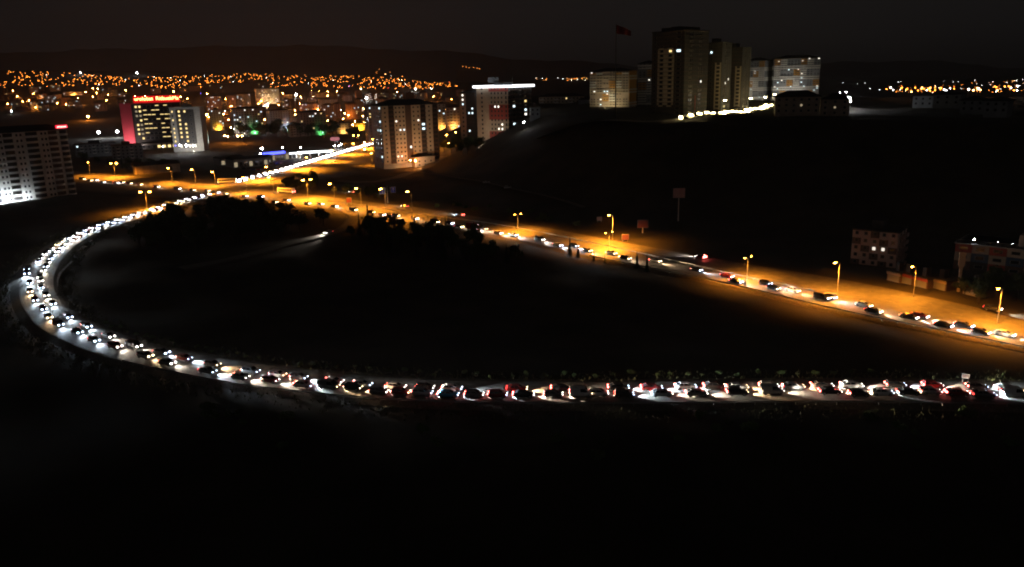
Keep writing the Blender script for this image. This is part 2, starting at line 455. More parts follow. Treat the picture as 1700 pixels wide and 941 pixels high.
# ------------------------------------------------------------------ cars
def ring(x, hw, zb, zt):
    zm = zb * 0.45 + zt * 0.55
    half = [(hw * 0.9, zb), (hw, zb + 0.14), (hw * 1.0, zm), (hw * 0.95, zt - 0.08), (hw * 0.8, zt)]
    return [(x, y, z) for y, z in half] + [(x, -y, z) for y, z in reversed(half)]
CARS = {
    'saloon': dict(L=2.27, st=[(-2.27, .70, .42, .74), (-2.12, .84, .28, .95), (-1.4, .89, .22, .99), (0, .9, .2, .97), (1.0, .89, .2, .95), (1.7, .87, .22, .85), (2.1, .82, .28, .73), (2.27, .66, .38, .58)],
                   base=(-1.85, 1.1, .78), top=(-1.1, .25, .6), zb=.94, zt=1.43),
    'hatchback': dict(L=2.02, st=[(-2.02, .74, .42, .8), (-1.92, .83, .28, .98), (-1.2, .87, .22, 1.0), (0, .88, .2, .98), (.9, .87, .2, .97), (1.5, .85, .22, .88), (1.88, .8, .28, .76), (2.02, .66, .38, .6)],
                      base=(-1.95, 1.05, .77), top=(-1.6, .2, .62), zb=.96, zt=1.48),
    'crossover': dict(L=2.2, st=[(-2.2, .8, .48, .9), (-2.1, .88, .36, 1.12), (-1.2, .92, .3, 1.14), (0, .92, .28, 1.12), (1.0, .92, .28, 1.1), (1.7, .9, .3, 1.02), (2.08, .84, .36, .9), (2.2, .72, .46, .7)],
                base=(-2.12, 1.1, .82), top=(-1.8, .35, .68), zb=1.08, zt=1.7),
    'van': dict(L=2.4, st=[(-2.4, .88, .4, 1.1), (-2.36, .92, .3, 1.2), (-1.2, .93, .28, 1.2), (0, .93, .26, 1.18), (1.2, .92, .26, 1.14), (1.9, .9, .28, 1.05), (2.28, .84, .34, .88), (2.4, .72, .44, .66)],
                base=(-2.38, 1.65, .9), top=(-2.3, .85, .8), zb=1.12, zt=1.95),
}
CM = {}
for nm, c in CARS.items():
    b = MB(); b.loft([ring(*s[:1], *s[1:]) if False else ring(s[0], s[1], s[2], s[3]) for s in c['st']])
    g = MB(); x0, x1, w0 = c['base']; a0, a1, w1 = c['top']; zb, zt = c['zb'], c['zt']
    lo = [(x0, -w0, zb), (x1, -w0, zb), (x1, w0, zb), (x0, w0, zb)]; hi = [(a0, -w1, zt - .03), (a1, -w1, zt - .03), (a1, w1, zt - .03), (a0, w1, zt - .03)]
    g.loft([lo, hi])
    r = MB()
    r.loft([[(a0 - .06, -w1 - .03, zt - .07), (a1 + .1, -w1 - .03, zt - .07), (a1 + .1, w1 + .03, zt - .07), (a0 - .06, w1 + .03, zt - .07)],
            [(a0 - .02, -w1, zt - .01), (a1 + .02, -w1, zt - .01), (a1 + .02, w1, zt - .01), (a0 - .02, w1, zt - .01)],
            [(a0 + .2, -w1 * .8, zt + .03), (a1 - .15, -w1 * .8, zt + .03), (a1 - .15, w1 * .8, zt + .03), (a0 + .2, w1 * .8, zt + .03)]])
    for i in range(4):
        r.tube(lo[i], hi[i], .06, .05, 4)
    for s in (-1, 1):
        r.tube(((x0 + x1) / 2 - .1, s * (w0 + .01), zb), ((a0 + a1) / 2 - .05, s * (w1 + .01), zt - .05), .05, .05, 4)
    if nm == 'van':
        for s in (-1, 1):
            r.loft([[(x0, s * (w0 + .02), zb), (-.1, s * (w0 + .02), zb), (-.1, s * (w1 + .03), zt - .05), (a0, s * (w1 + .03), zt - .05)],
                    [(x0, s * (w0 - .02), zb), (-.1, s * (w0 - .02), zb), (-.1, s * (w1 - .02), zt - .05), (a0, s * (w1 - .02), zt - .05)]])
    h = MB(); h.ball((0, 0, 0), (.26, .23, .13), n=6, rings=3)
    t = MB(); t.loft([[(-.06, -.2, -.11), (-.06, .2, -.11), (-.06, .2, .11), (-.06, -.2, .11)], [(.16, -.22, -.13), (.16, .22, -.13), (.16, .22, .13), (.16, -.22, .13)]])
    one = MB()
    for src, mi in ((b, 0), (r, 0), (g, 1)):
        k = len(one.v); one.v += src.v; one.f += [tuple(k + i for i in f) for f in src.f]; one.m += [mi] * len(src.f)
    CM[nm] = dict(body=b.mesh('body', [PAINTS[0][1]], True), glass=g.mesh('windows', [m_carglass]), roof=r.mesh('roof', [PAINTS[0][1]]),
                  head=h.mesh('headlight', [HL[0]], True), tail=t.mesh('tail_light', [TL]), one=one.mesh('car', [PAINTS[0][1], m_carglass]), **c)
wt, wr = MB(), MB()
for mbx, r0, r1, w in ((wt, .33, .33, .11), (wr, .2, .2, .118)):
    n = 12
    mbx.loft([[(r0 * math.cos(2 * math.pi * k / n), y, r0 * math.sin(2 * math.pi * k / n)) for k in range(n)] for y in (w, -w)])
WT, WR = wt.mesh('tyre', [m_tyre]), wr.mesh('rim', [m_rim])
HLC = [(0.72, 0.88, 1.0), (1.0, 0.88, 0.72), (1.0, 0.68, 0.38)]
HILLH = em('hilltop_headlight', (1.0, 0.8, 0.34), 42)
BEAM, BEAMF, BEAMC = [], [], []
for i in range(3):
    for lst, e_, ang in ((BEAM, 14000.0, 78), (BEAMF, 3200.0, 76), (BEAMC, 4300.0, 84)):
        d = bpy.data.lights.new('headlight_beam', 'SPOT')
        d.energy = e_; d.color = HLC[i]; d.spot_size = R_(ang); d.spot_blend = 1.0; d.shadow_soft_size = 0.12
        lst.append(d)
def beam(root, tone, x, z, far=False, tilt=9):
    o = ob('headlight_beam', {0: BEAM, 1: BEAMF, 2: BEAMC}[int(far)][tone], root, (x, 0, z))
    o.rotation_euler = (R_(90 - tilt), 0, R_(-90))
    return o
def make_car(kind, paint, loc, hd, label, cat='car', group=None, tone=1, brake=False, full=True, tails=True, lights=True, hs=1.0, name=None, strong=False):
    c = CM[kind]; L = c['L']
    root = empty(name or ('van' if kind == 'van' else 'car'), loc, hd)
    tag(root, label, cat, group)
    if full:
        b = ob('body', c['body'], root); setm(b, 0, PD[paint])
        r = ob('roof', c['roof'], root); setm(r, 0, PD[paint])
        ob('windows', c['glass'], root)
        for sx in (-1, 1):
            for sy in (-1, 1):
                w = ob('wheel', WT, root, (sx * L * .6, sy * .8, .33)); ob('rim', WR, w)
    else:
        b = ob('body', c['one'], root); setm(b, 0, PD[paint])
    if lights:
        zf = c['st'][-2][3] - .1
        for sy in (-1, 1):
            h = ob('headlight', c['head'], root, (L - .12, sy * .6, zf), scale=(hs, hs, hs)); setm(h, 0, HILLH if hs == 3.2 else (HL if full else HLB)[tone])
        beam(root, tone, L + .25, zf, 2 if strong else not full, 15 if strong else 5)
    if tails:
        zr = c['st'][1][3] - .14
        for sy in (-1, 1):
            h = ob('tail_light', c['tail'], root, (-L + .0, sy * .6, zr), scale=(.8, .8, .8)); setm(h, 0, BL if brake else TL)
    return root
def heading(path, x, y, back=False):
    i = int(np.argmin(np.hypot(path[:, 0] - x, path[:, 1] - y)))
    t = tang(path)[i]
    return math.atan2(t[1], t[0]) + (math.pi if back else 0)
def pick(i, near=True):
    k = random.choices(['saloon', 'hatchback', 'crossover', 'van'], [5, 4, 2, 1])[0]
    p = random.choices(['white', 'silver', 'grey', 'black', 'dark red', 'blue', 'dark'], [5, 3, 4, 5, 1, 1, 3])[0]
    return k, p
NEARL = [(344.5, 614, 'saloon', 'grey'), (398.5, 623.5, 'saloon', 'grey'), (449, 629, 'hatchback', 'dark red'), (504, 637, 'saloon', 'silver'), (546, 639.5, 'van', 'grey'), (586, 641.5, 'hatchback', 'black'),
         (629, 648, 'hatchback', 'grey'), (665, 649, 'hatchback', 'dark red'), (701, 651, 'crossover', 'silver'), (744, 653, 'saloon', 'cyan'), (787, 653, 'hatchback', 'grey'), (826, 653.5, 'hatchback', 'dark red'),
         (869, 653.5, 'saloon', 'black'), (918.5, 653, 'hatchback', 'grey'), (964, 652, 'van', 'white'), (994, 651, 'hatchback', 'white'), (1036, 653, 'hatchback', 'dark'), (1098.5, 651.5, 'saloon', 'silver'),
         (1156, 651, 'saloon', 'grey'), (1223.5, 650, 'crossover', 'dark'), (1281, 648, 'van', 'silver'), (1378, 648, 'saloon', 'black'), (1426, 651.5, 'hatchback', 'dark'), (1464, 650, 'saloon', 'white'),
         (1508, 649, 'saloon', 'dark'), (1545, 648, 'hatchback', 'silver'), (1589, 650, 'saloon', 'dark red'), (1633, 653, 'saloon', 'grey'), (1684, 652.5, 'van', 'white')]
FARL = [(306, 593, 'hatchback', 'dark red'), (353, 603, 'hatchback', 'dark'), (416.5, 615, 'crossover', 'grey'), (461, 620, 'hatchback', 'white'), (496, 624.5, 'hatchback', 'silver'), (554, 631, 'saloon', 'white'), (601, 636, 'saloon', 'silver'),
        (657, 640, 'saloon', 'white'), (705.6, 641.5, 'hatchback', 'dark'), (750, 643, 'saloon', 'white'), (858, 643.5, 'saloon', 'bright red'), (932, 643, 'saloon', 'black'), (1026.6, 641.5, 'saloon', 'dark'),
        (1081.7, 642, 'saloon', 'dark red'), (1138, 640, 'saloon', 'white'), (1185.5, 639, 'saloon', 'dark'), (1223.6, 641, 'saloon', 'white'), (1276.6, 639, 'hatchback', 'silver'), (1317, 640, 'saloon', 'silver'),
        (1364.7, 638, 'saloon', 'dark'), (1414, 638, 'saloon', 'white'), (1486.5, 637, 'hatchback', 'dark'), (1548, 637.7, 'hatchback', 'bright red'), (1621.7, 640, 'hatchback', 'dark'), (1672, 642.6, 'saloon', 'white')]
for lane, lst, nm in ((0, NEARL, 'near'), (1, FARL, 'far')):
    for i, (x, y, k, p) in enumerate(lst):
        X, Y = G(x, y, 0.7)
        make_car(k, p, (X, Y, 0.02), heading(loop_path, X, Y) + random.uniform(-.02, .02), f'{p} {k} with lights on, {nth(i + 1)} along the lower road, {nm} lane',
                 'van' if k == 'van' else 'car', 'cars queuing along the lower road', tone=random.choices([0, 1, 2], [3, 3, 4])[0], brake=random.random() < 0.62, hs=.65)
CURVE_O = [(277.5, 600), (241, 589.5), (191, 573.6), (156, 563), (127.6, 549), (97, 537), (80, 524), (72, 511), (58, 497), (49.5, 482.7), (49.5, 468)]
CURVE_I = [(268, 583), (222, 573), (180, 556), (143.5, 540), (113, 524), (87, 502), (76.5, 489), (68, 476), (68, 465), (66, 458), (73, 447.6), (76.5, 441)]
for nm, lst in (('outer', CURVE_O), ('inner', CURVE_I)):
    for i, (x, y) in enumerate(lst):
        X, Y = G(x, y, 0.7); k, p = pick(i)
        make_car(k, p, (X, Y, 0.02), heading(loop_path, X, Y) + random.uniform(-.03, .03), f'{p} {k} facing downhill on the bend, {nth(i + 1)} up the {nm} lane',
                 'van' if k == 'van' else 'car', 'cars queuing round the bend', strong=True, tone=random.choices([0, 1, 2], [5, 3, 2])[0], brake=random.random() < .3, hs=1.2)
sub = loop_path[:int(np.argmin(np.hypot(loop_path[:, 0] + 172, loop_path[:, 1] - 292)))][::-1]
for nm, off, st0, sp in (('outer', 1.9, 14.0, 6.6), ('inner', -1.9, 4.0, 6.9)):
    pth = offset(sub, off); s = st0; n = 0
    cum = np.concatenate([[0], np.cumsum(np.linalg.norm(np.diff(pth, axis=0), axis=1))])
    while s < cum[-1] - 26:
        X, Y = np.interp(s, cum, pth[:, 0]), np.interp(s, cum, pth[:, 1]); n += 1; k, p = pick(n)
        make_car(k, p, (X, Y, 0.02), heading(loop_path, X, Y) + random.uniform(-.03, .03), f'{p} {k} with glaring headlights, {nth(n)} up the {nm} lane of the far bend',
                 'van' if k == 'van' else 'car', 'cars queuing on the far bend', tone=random.choices([0, 1, 2], [5, 4, 1])[0], full=False, tails=False, hs=1.25, strong=True)
        s += sp + random.uniform(-.6, 2.0)
HWQ = [(136.6, 297), (149, 299), (158, 298.5), (170, 302), (193, 303), (202, 302), (215, 304), (232, 306), (260, 310), (295, 313),
       (319, 315), (344, 316), (359, 319), (373.5, 321), (406, 325), (432, 325.6), (456, 335), (475, 331.5), (510, 337), (532, 338), (555, 342), (587, 348), (616, 351.5), (634, 356), (657, 358), (688, 362), (722, 368), (747, 370), (762, 375.6),
       (801.6, 379), (827, 386), (852, 389), (896, 397), (926, 406), (953, 407), (975, 415), (1015, 419), (1038, 427.5), (1088, 432), (1156, 447), (1207, 457), (1222, 466), (1270.6, 469), (1284, 477), (1316, 480.6), (1365, 493), (1376, 491.5),
       (1434, 505), (1450, 515), (1509, 524.7), (1526.5, 523), (1566, 538.5), (1600, 538.5), (1629, 550), (1668, 553)]
KIND = {45: ('van', 'dark'), 32: ('van', 'grey'), 54: ('saloon', 'white'), 44: ('saloon', 'white'), 47: ('saloon', 'white'), 50: ('saloon', 'dark red'), 40: ('saloon', 'dark red')}
for i, (x, y) in enumerate(HWQ):
    X, Y = G(x, y, 0.7); k, p = KIND.get(i, pick(i))
    if i in KIND: pass
    elif i > 30: p = random.choice(['black', 'grey', 'dark', 'black', 'white'])
    make_car(k, p, (X, Y, 0.03), heading(hw_near, X, Y), f'{p} {k} lights on, {nth(i + 1)} along the highway queue',
             'van' if k == 'van' else 'car', 'cars queuing on the highway', tone=random.choices([0, 1, 2], [3, 3, 5])[0], full=i > 28, brake=random.random() < .25, hs=1.1 if i > 28 else 1.25)
pth0 = ave_path[::-1]
for nm, off, sp in (('kerb', 3.4, 6.6), ('centre', -0.2, 6.9)):
    pth = offset(pth0, -off); cum = np.concatenate([[0], np.cumsum(np.linalg.norm(np.diff(pth, axis=0), axis=1))]); s = 20.0; n = 0
    while s < cum[-1] - 42:
        X, Y = np.interp(s, cum, pth[:, 0]), np.interp(s, cum, pth[:, 1]); n += 1; k, p = pick(n)
        make_car(k, p, (X, Y, 0.05), heading(pth0, X, Y), f'{p} {k} with headlights on, {nth(n)} down the avenue queue, {nm} lane',
                 'van' if k == 'van' else 'car', 'cars queuing down the avenue', tone=random.choices([0, 1, 2], [4, 5, 1])[0], full=False, tails=False, hs=2.9)
        s += sp + (s * 0.006) + random.uniform(-.5, 2)
hp0 = hill_path[::-1]
for nm, off, sp in (('far', 1.8, 6.8), ('near', -1.8, 7.0)):
    pth = offset(hp0, off); cum = np.concatenate([[0], np.cumsum(np.linalg.norm(np.diff(pth, axis=0), axis=1))]); s = 70.0; n = 0
    while s < cum[-1] - 92:
        X, Y = np.interp(s, cum, pth[:, 0]), np.interp(s, cum, pth[:, 1]); n += 1; k, p = pick(n)
        make_car(k, p, (X, Y, gz(X, Y) + 0.45), heading(hp0, X, Y), f'{p} {k} with dazzling headlights, {nth(n)} along the hilltop street, {nm} lane',
                 'van' if k == 'van' else 'car', 'cars on the hilltop street', tone=2, full=False, tails=False, hs=3.2)
        s += sp + random.uniform(-.5, 2)
# single moving or parked cars
def lone(px, k, p, hd, label, ground_h=None, **kw):
    X, Y = (G(*px, 0.7) if ground_h is None else T(*px))
    return make_car(k, p, (X, Y, 0.04 if ground_h is None else gz(X, Y) + .1), hd if isinstance(hd, float) else heading(hd, X, Y), label, 'car', None, **kw)
rc = lone((1163, 426), 'hatchback', 'dark red', float(heading(hw_near, 70, 285) + math.pi), 'small car with three glowing red rear lights alone on the far carriageway', brake=True, tone=1)
for ch in rc.children:
    if ch.name.startswith('tail_light'): ch.scale = (1.6, 1.6, 1.6)
h = ob('brake_light', CM['hatchback']['tail'], rc, (-1.75, 0, 1.42), scale=(1.2, 1.2, 1)); setm(h, 0, BL)
lone((764, 356), 'saloon', 'silver', float(heading(hw_near, -35, 400) + math.pi), 'silver car speeding away on the far carriageway, red tail lights lit', brake=True, tone=0)
lone((545, 385), 'saloon', 'white', float(math.atan2(*(np.array(G(480, 404)) - np.array(G(566, 381)))[::-1])), 'white car with headlights alone on the dark ramp between the woods', tone=1, hs=1.3)
lone((585, 318), 'saloon', 'white', 2.4, 'white car with blazing lights on the side street above the small red sign', tone=1, brake=True, full=False)
lone((808, 304), 'saloon', 'white', 0.3, 'pale car parked without lights on the hillside track, upper one', 1, lights=False, tails=False)
lone((843, 313), 'hatchback', 'white', 0.4, 'pale car parked without lights on the hillside track, lower one', 1, lights=False, tails=False)
lone((672, 342), 'saloon', 'silver', float(heading(hw_near, -60, 420) + math.pi), 'silver car passing the tall blue road signs', tone=1, full=False)
lone((1648, 512), 'crossover', 'black', -0.7, 'black car with one bright headlight beside the roadside lamp below the chequered building', tone=1)
# tall box van on the bend
def box_van(px, path, label, paint, Lb=5.6, hb=2.9, tone=0):
    X, Y = G(*px, 1.2); root = empty('box_truck', (X, Y, 0.03), heading(path, X, Y)); tag(root, label, 'truck')
    m = MB(); m.loft([[(x, y, z) for y, z in [(1.1, .6), (1.15, .8), (1.15, hb - .1), (1.05, hb), (-1.05, hb), (-1.15, hb - .1), (-1.15, .8), (-1.1, .6)]] for x in (-Lb / 2, Lb / 2 - 1.7)])
    ob('cargo_box', m.mesh('cargo_box', [PD[paint]]), root)
    m = MB(); f0 = Lb / 2 - 1.6
    m.loft([[(f0, 1.0, .5), (f0, -1.0, .5), (f0, -1.0, 2.3), (f0, 1.0, 2.3)], [(f0 + 1.2, 1.0, .5), (f0 + 1.2, -1.0, .5), (f0 + 1.2, -.95, 2.25), (f0 + 1.2, .95, 2.25)], [(f0 + 1.7, .98, .5), (f0 + 1.7, -.98, .5), (f0 + 1.6, -.95, 1.3), (f0 + 1.6, .95, 1.3)]])
    ob('cab', m.mesh('cab', [PD[paint]]), root)
    m = MB(); m.loft([[(f0 + 1.63, .85, 1.35), (f0 + 1.63, -.85, 1.35), (f0 + 1.27, -.8, 2.15), (f0 + 1.27, .8, 2.15)], [(f0 + 1.6, .85, 1.3), (f0 + 1.6, -.85, 1.3), (f0 + 1.2, -.8, 2.1), (f0 + 1.2, .8, 2.1)]])
    ob('windscreen', m.mesh('windscreen', [m_carglass]), root)
    for sx in (-Lb / 2 + 1.1, f0 + .7):
        for sy in (-1, 1):
            w = ob('wheel', WT, root, (sx, sy * .95, .45), scale=(1.35, 1.3, 1.35)); ob('rim', WR, w)
    for sy in (-1, 1):
        h = ob('headlight', CM['van']['head'], root, (f0 + 1.7, sy * .75, .85), scale=(1.3, 1.3, 1.3)); setm(h, 0, HL[tone])
        h = ob('marker_lamp', CM['van']['head'], root, (f0 + 1.0, sy * .8, 2.4), scale=(.6, .6, .6)); setm(h, 0, HL[tone])
        h = ob('tail_light', CM['van']['tail'], root, (-Lb / 2 - .02, sy * .8, .9)); setm(h, 0, TL)
    beam(root, tone, f0 + 2.0, .85, False)
box_van((46, 450), loop_path, 'dark truck with upper and lower lights, tallest vehicle on the bend', 'black')
box_van((785, 377), hw_near, 'red box truck in the highway queue beyond the woods', 'bright red', 6.4, 3.1, 1)
# buses
def bus(px, hd, label, Lb, cat, paint, deck=3.1, win=True):
    X, Y = G(*px, 1.5); root = empty('bus', (X, Y, 0.05), hd); tag(root, label, cat)
    m = MB(); m.loft([[(x, y * s, z) for y, z in [(1.15, .45), (1.25, .7), (1.25, deck - .3), (1.05, deck), (-1.05, deck), (-1.25, deck - .3), (-1.25, .7), (-1.15, .45)]] for x, s in ((-Lb / 2, .96), (-Lb / 2 + .25, 1), (Lb / 2 - .4, 1), (Lb / 2, .93))])
    ob('body', m.mesh('body', [PD[paint]]), root)
    if win:
        for k in range(6):
            for sy in (-1, 1):
                m = MB(); a = -Lb / 2 + .6 + k * (Lb - 1.2) / 6
                m.box(a, a + (Lb - 1.2) / 6 - .15, sy * 1.24 - .02, sy * 1.24 + .03, 1.45, deck - .5)
                ob('window', m.mesh('window', [m_carglass]), root)
        m = MB(); m.box(Lb / 2 - .05, Lb / 2 + .03, -1.0, 1.0, 1.2, deck - .5); ob('windscreen', m.mesh('windscreen', [m_carglass]), root)
    for sx in (-Lb / 2 + 2.2, Lb / 2 - 2.0):
        for sy in (-1, 1):
            w = ob('wheel', WT, root, (sx, sy * 1.1, .48), scale=(1.45, 1.4, 1.45)); ob('rim', WR, w)
    for sy in (-1, 1):
        h = ob('headlight', CM['van']['head'], root, (Lb / 2, sy * .9, .8)); setm(h, 0, HLB[1])
        h = ob('tail_light', CM['van']['tail'], root, (-Lb / 2 - .03, sy * .95, 1.0), scale=(1.3, 1.3, 1.6)); setm(h, 0, BL)
    beam(root, 1, Lb / 2 + .3, .8, True)
bus((475, 316), float(heading(hw_near, -130, 480) + math.pi), 'white coach passing under the lamps on the far carriageway', 12.5, 'bus', 'white')
bus((377, 300), float(heading(ave_path, -192, 540) + math.pi * .62), 'pale bus turning at the foot of the avenue', 12.0, 'bus', 'white')

# ------------------------------------------------------------------ street lamps
LD = {}
def lamp_light(root, loc, col, energy, cone=154):
    k = (col, energy, cone)
    if k not in LD:
        d = bpy.data.lights.new('lamp_light', 'SPOT'); d.energy = energy * 8; d.color = col; d.spot_size = R_(cone); d.spot_blend = 0.5; d.shadow_soft_size = 0.3
        LD[k] = d
    return ob('lamp_light', LD[k], root, loc)
LANT = MB(); LANT.loft([[(-.2, -.16, .04), (.55, -.16, .04), (.55, .16, .04), (-.2, .16, .04)], [(-.25, -.2, -.02), (.62, -.2, -.02), (.62, .2, -.02), (-.25, .2, -.02)], [(-.1, -.14, -.17), (.5, -.14, -.17), (.5, .14, -.17), (-.1, .14, -.17)]])
LANT_M = LANT.mesh('lantern', [LAMP])
LSH = MB(); LSH.loft([[(-.32, -.24, .045), (.68, -.24, .045), (.68, .24, .045), (-.32, .24, .045)], [(-.15, -.12, .17), (.5, -.12, .17), (.5, .12, .17), (-.15, .12, .17)]])
LSH_M = LSH.mesh('hood', [m_galv])
def street_lamp(base, hgt_, arms, label, energy=9000, col=SODG, m=None, loc=None, big=1.6):
    X, Y = loc if loc else G(*base)
    root = empty('street_lamp', (X, Y, gz(X, Y))); tag(root, label, 'street lamp', 'street lamps along the roads')
    pm = MB(); pm.tube((0, 0, 0), (0, 0, hgt_), .13, .07, 8); pm.tube((0, 0, 0), (0, 0, .5), .2, .2, 8)
    ob('pole', pm.mesh('pole', [m_galv]), root)
    for a, ln in arms:
        am = MB(); ex, ey = math.cos(a) * ln, math.sin(a) * ln
        am.tube((0, 0, hgt_ - .1), (ex * .6, ey * .6, hgt_ + .35), .05, .045); am.tube((ex * .6, ey * .6, hgt_ + .35), (ex, ey, hgt_ + .4), .045, .04)
        arm = ob('arm', am.mesh('arm', [m_galv]), root)
        l = ob('lantern', LANT_M, root, (ex, ey, hgt_ + .4), a, (big, big, big))
        if m: setm(l, 0, m)
        ob('hood', LSH_M, l)
        lamp_light(root, (ex + math.cos(a) * 1.0, ey + math.sin(a) * 1.0, hgt_ + .02), col, energy)
    return root
nrm = math.atan2(-.62, -.78)       # from the far verge across the highway
pi = math.pi
street_lamp((192, 294), 10.5, [(pi, 1.8), (0, 1.8)], 'twin-armed sodium lamp on the highway verge beside the wavy balcony block', 8000)
street_lamp((245, 350), 10.5, [(pi, 2.2), (0, 2.2)], 'twin-armed sodium lamp above the start of the slip road', 7000)
street_lamp((286, 303), 10.5, [(-1.9, 2.0)], 'sodium lamp on the verge in front of the long orange-lit shed', 9000)
street_lamp((358, 308), 9.5, [(-1.9, 1.6)], 'sodium lamp beside the turning bus', 9000)
street_lamp((410, 319), 9.5, [(-2.0, 2.0)], 'sodium lamp where the avenue leaves the highway', 9000)
street_lamp((512, 331), 11.5, [(nrm, 2.0), (nrm + pi, 2.0)], 'tall sodium lamp behind the passing coach', 11000)
street_lamp((600, 344), 10.5, [(nrm, 2.0)], 'sodium lamp by the small red sign on the highway', 6000)
street_lamp((150, 291), 10.5, [(-1.2, 2.0)], 'sodium lamp on the verge, closest to the wavy balcony block', 5000)
street_lamp((325, 306), 10.5, [(-1.9, 2.0)], 'sodium lamp on the far verge before the turning bus', 5000)
street_lamp((455, 322), 10.5, [(nrm, 2.0)], 'sodium lamp on the far verge before the passing coach', 6000)
street_lamp((556, 335), 10.5, [(nrm, 2.0)], 'sodium lamp on the far verge between the coach and the small red sign', 6000)
street_lamp((640, 345), 10.5, [(nrm, 2.0)], 'sodium lamp on the far verge under the blue road signs', 5000)
street_lamp((685, 361), 13, [(pi, 1.6)], 'sodium lamp between the blue road signs and the woods', 7000)
street_lamp((1017, 400), 11, [(nrm, 2.0)], 'sodium lamp above the brightest orange patch of empty carriageway', 10500, big=1.1)
street_lamp((1011, 415), 7.0, [(nrm, 1.6), (nrm + pi, 1.6)], 'slim median pole before the brightest orange patch, its twin-armed light added', 3200, big=.6)  # unlit pole; the light on it is added to brighten both carriageways
street_lamp((860, 385), 8.0, [(nrm, 1.6), (nrm + pi, 1.6)], 'added slim twin-armed lamp on the median beyond the red box truck', 3400, big=.6)  # made-up lamp, added to lift the dark middle of the highway
street_lamp((1240, 464), 7.5, [(nrm, 1.6), (nrm + pi, 1.6)], 'added slim twin-armed lamp on the median past the car with red lights', 2600, big=.6)  # another invented median lamp, only there to light the dark stretch
street_lamp((1390, 487), 10.0, [(nrm, 2.4)], 'sodium lamp on the verge below the block with two lit windows', 7200, big=1.1)
street_lamp((1516, 492), 9.5, [(nrm, 2.4)], 'pole with an added sodium light in front of the low roadside market', 4200, big=.9)  # pole has no lit head of its own; lamp added to brighten the road
street_lamp((1656, 537), 10.0, [(nrm, 2.4)], 'sodium lamp on the verge below the chequered building', 7200, big=1.1)
for i, k in enumerate((0.12, 0.26, 0.4, 0.54, 0.68, 0.82)):
    p = offset(ave_path, -20.5); q = p[int(k * len(p))]; hd = heading(ave_path, q[0], q[1])
    street_lamp(None, 10, [(hd + pi / 2, 2.2)], f'sodium lamp beside the avenue, {nth(i + 1)} uphill from the highway', 36000, loc=(q[0], q[1]))
for i, px in enumerate([(618, 272), (742, 240), (757, 236), (700, 272), (596, 238), (588, 238)]):
    X, Y = T(*px)
    street_lamp(None, 9, [(-1.5, 1.2)], ['sodium lamp at the corner of the cream apartment block', 'sodium lamp on the street between the apartment towers', 'sodium lamp beside the dark tower behind the hill',
                'sodium lamp by the low house under the cream block', 'sodium lamp past the pink pylon sign, uphill one', 'sodium lamp past the pink pylon sign, downhill one'][i], 14000, loc=(X, Y), big=2.6)

for i, k in enumerate((0.42, 0.56, 0.7, 0.84)):
    p = offset(hill_path, 7.5); q = p[int(k * len(p))]
    street_lamp(None, 8, [(heading(hill_path, q[0], q[1]) - pi / 2, 1.5)], f'warm white lamp on the hilltop street, {nth(i + 1)} uphill', 1400, (1, .8, .4), em('hill_lamp', (1, .85, .5), 60), (q[0], q[1]), 2.0)
# far lamps of the town
def far_lamp_mesh(nm, r, m, h=8.0):
    b = MB(); b.tube((0, 0, 0), (0, 0, h), .12, .1, 4, 0); b.ball((0, 0, h), (r, r, r * .8), 1, 6, 3)
    return b.mesh(nm, [m_galv, m])
FL = {(c, s): far_lamp_mesh('street_lamp', r, m) for c, m in (('morange', LAMPMO), ('mwhite', LAMPMW), ('orange', LAMPF), ('pale', LAMPF2), ('white', LAMPFW), ('red', LAMPFR), ('blue', LAMPFB)) for s, r in (('s', 0.45), ('m', 0.62), ('l', 0.95), ('x', 1.5))}
def lamp_at(px, c, s, label, group):
    X, Y = T(*px)
    o = ob('street_lamp', FL[c, s], None, (X, Y, gz(X, Y) - 0.1), random.uniform(0, 6)); tag(o, label, 'street lamp', group)
    return o
cells = []
def scatter(n, x0, x1, ytop, ybot, bias=1.0):
    o = []
    while len(o) < n:
        x = random.uniform(x0, x1); f = random.random() ** bias
        yt, yb = np.interp(x, *zip(*ytop)), np.interp(x, *zip(*ybot)); y = yt + (yb - yt) * f
        if math.sin(x * .11) * math.sin(y * .5 + x * .02) + random.uniform(-.6, 1) < -0.1: continue
        o.append((x, y))
    return o
TOP = [(0, 120), (100, 124), (200, 132), (300, 130), (420, 125), (520, 127), (600, 130), (640, 132), (700, 138), (790, 141)]
BOT = [(0, 152), (150, 146), (250, 150), (330, 152), (470, 150), (600, 152), (700, 152), (790, 146)]
pts = scatter(620, 0, 760, TOP, BOT, 1.1) + [(630, 118), (637, 117), (648, 123), (656, 120), (664, 125), (640, 127), (650, 130), (668, 130), (625, 124), (676, 127)]
extra = MB()
for i, (x, y) in enumerate(pts):
    c = random.choices(['orange', 'pale', 'white'], [14, 3, 0.6])[0]; s = random.choices('sml', [4, 4, 1])[0]
    if i < 10 or i >= 620:
        lamp_at((x, y), c, s, 'sodium street lamp glowing among the houses of the far hillside town', 'lamps of the far hillside town')
    else:
        X, Y = T(x, y); extra.ball((X, Y, gz(X, Y) + 8), (.62, .62, .5), 0 if c != 'white' else 1, 5, 3)
for x, y in scatter(120, 1470, 1712, [(1470, 146), (1712, 134)], [(1470, 168), (1600, 168), (1712, 172)]):
    X, Y = T(x, y); extra.ball((X, Y, gz(X, Y) + 8), (.38, .38, .32), random.choice((0, 0, 1)), 5, 3)
ex = ob('far_town_lights', extra.mesh('far_town_lights', [LAMPF, LAMPFW])); tag(ex, 'smallest lights of the far hillside town', 'lights', kind='stuff')
MTN = far_lamp_mesh('street_lamp', 4.2, em('mountain_lamp', (1, .3, .05), 4), 10)
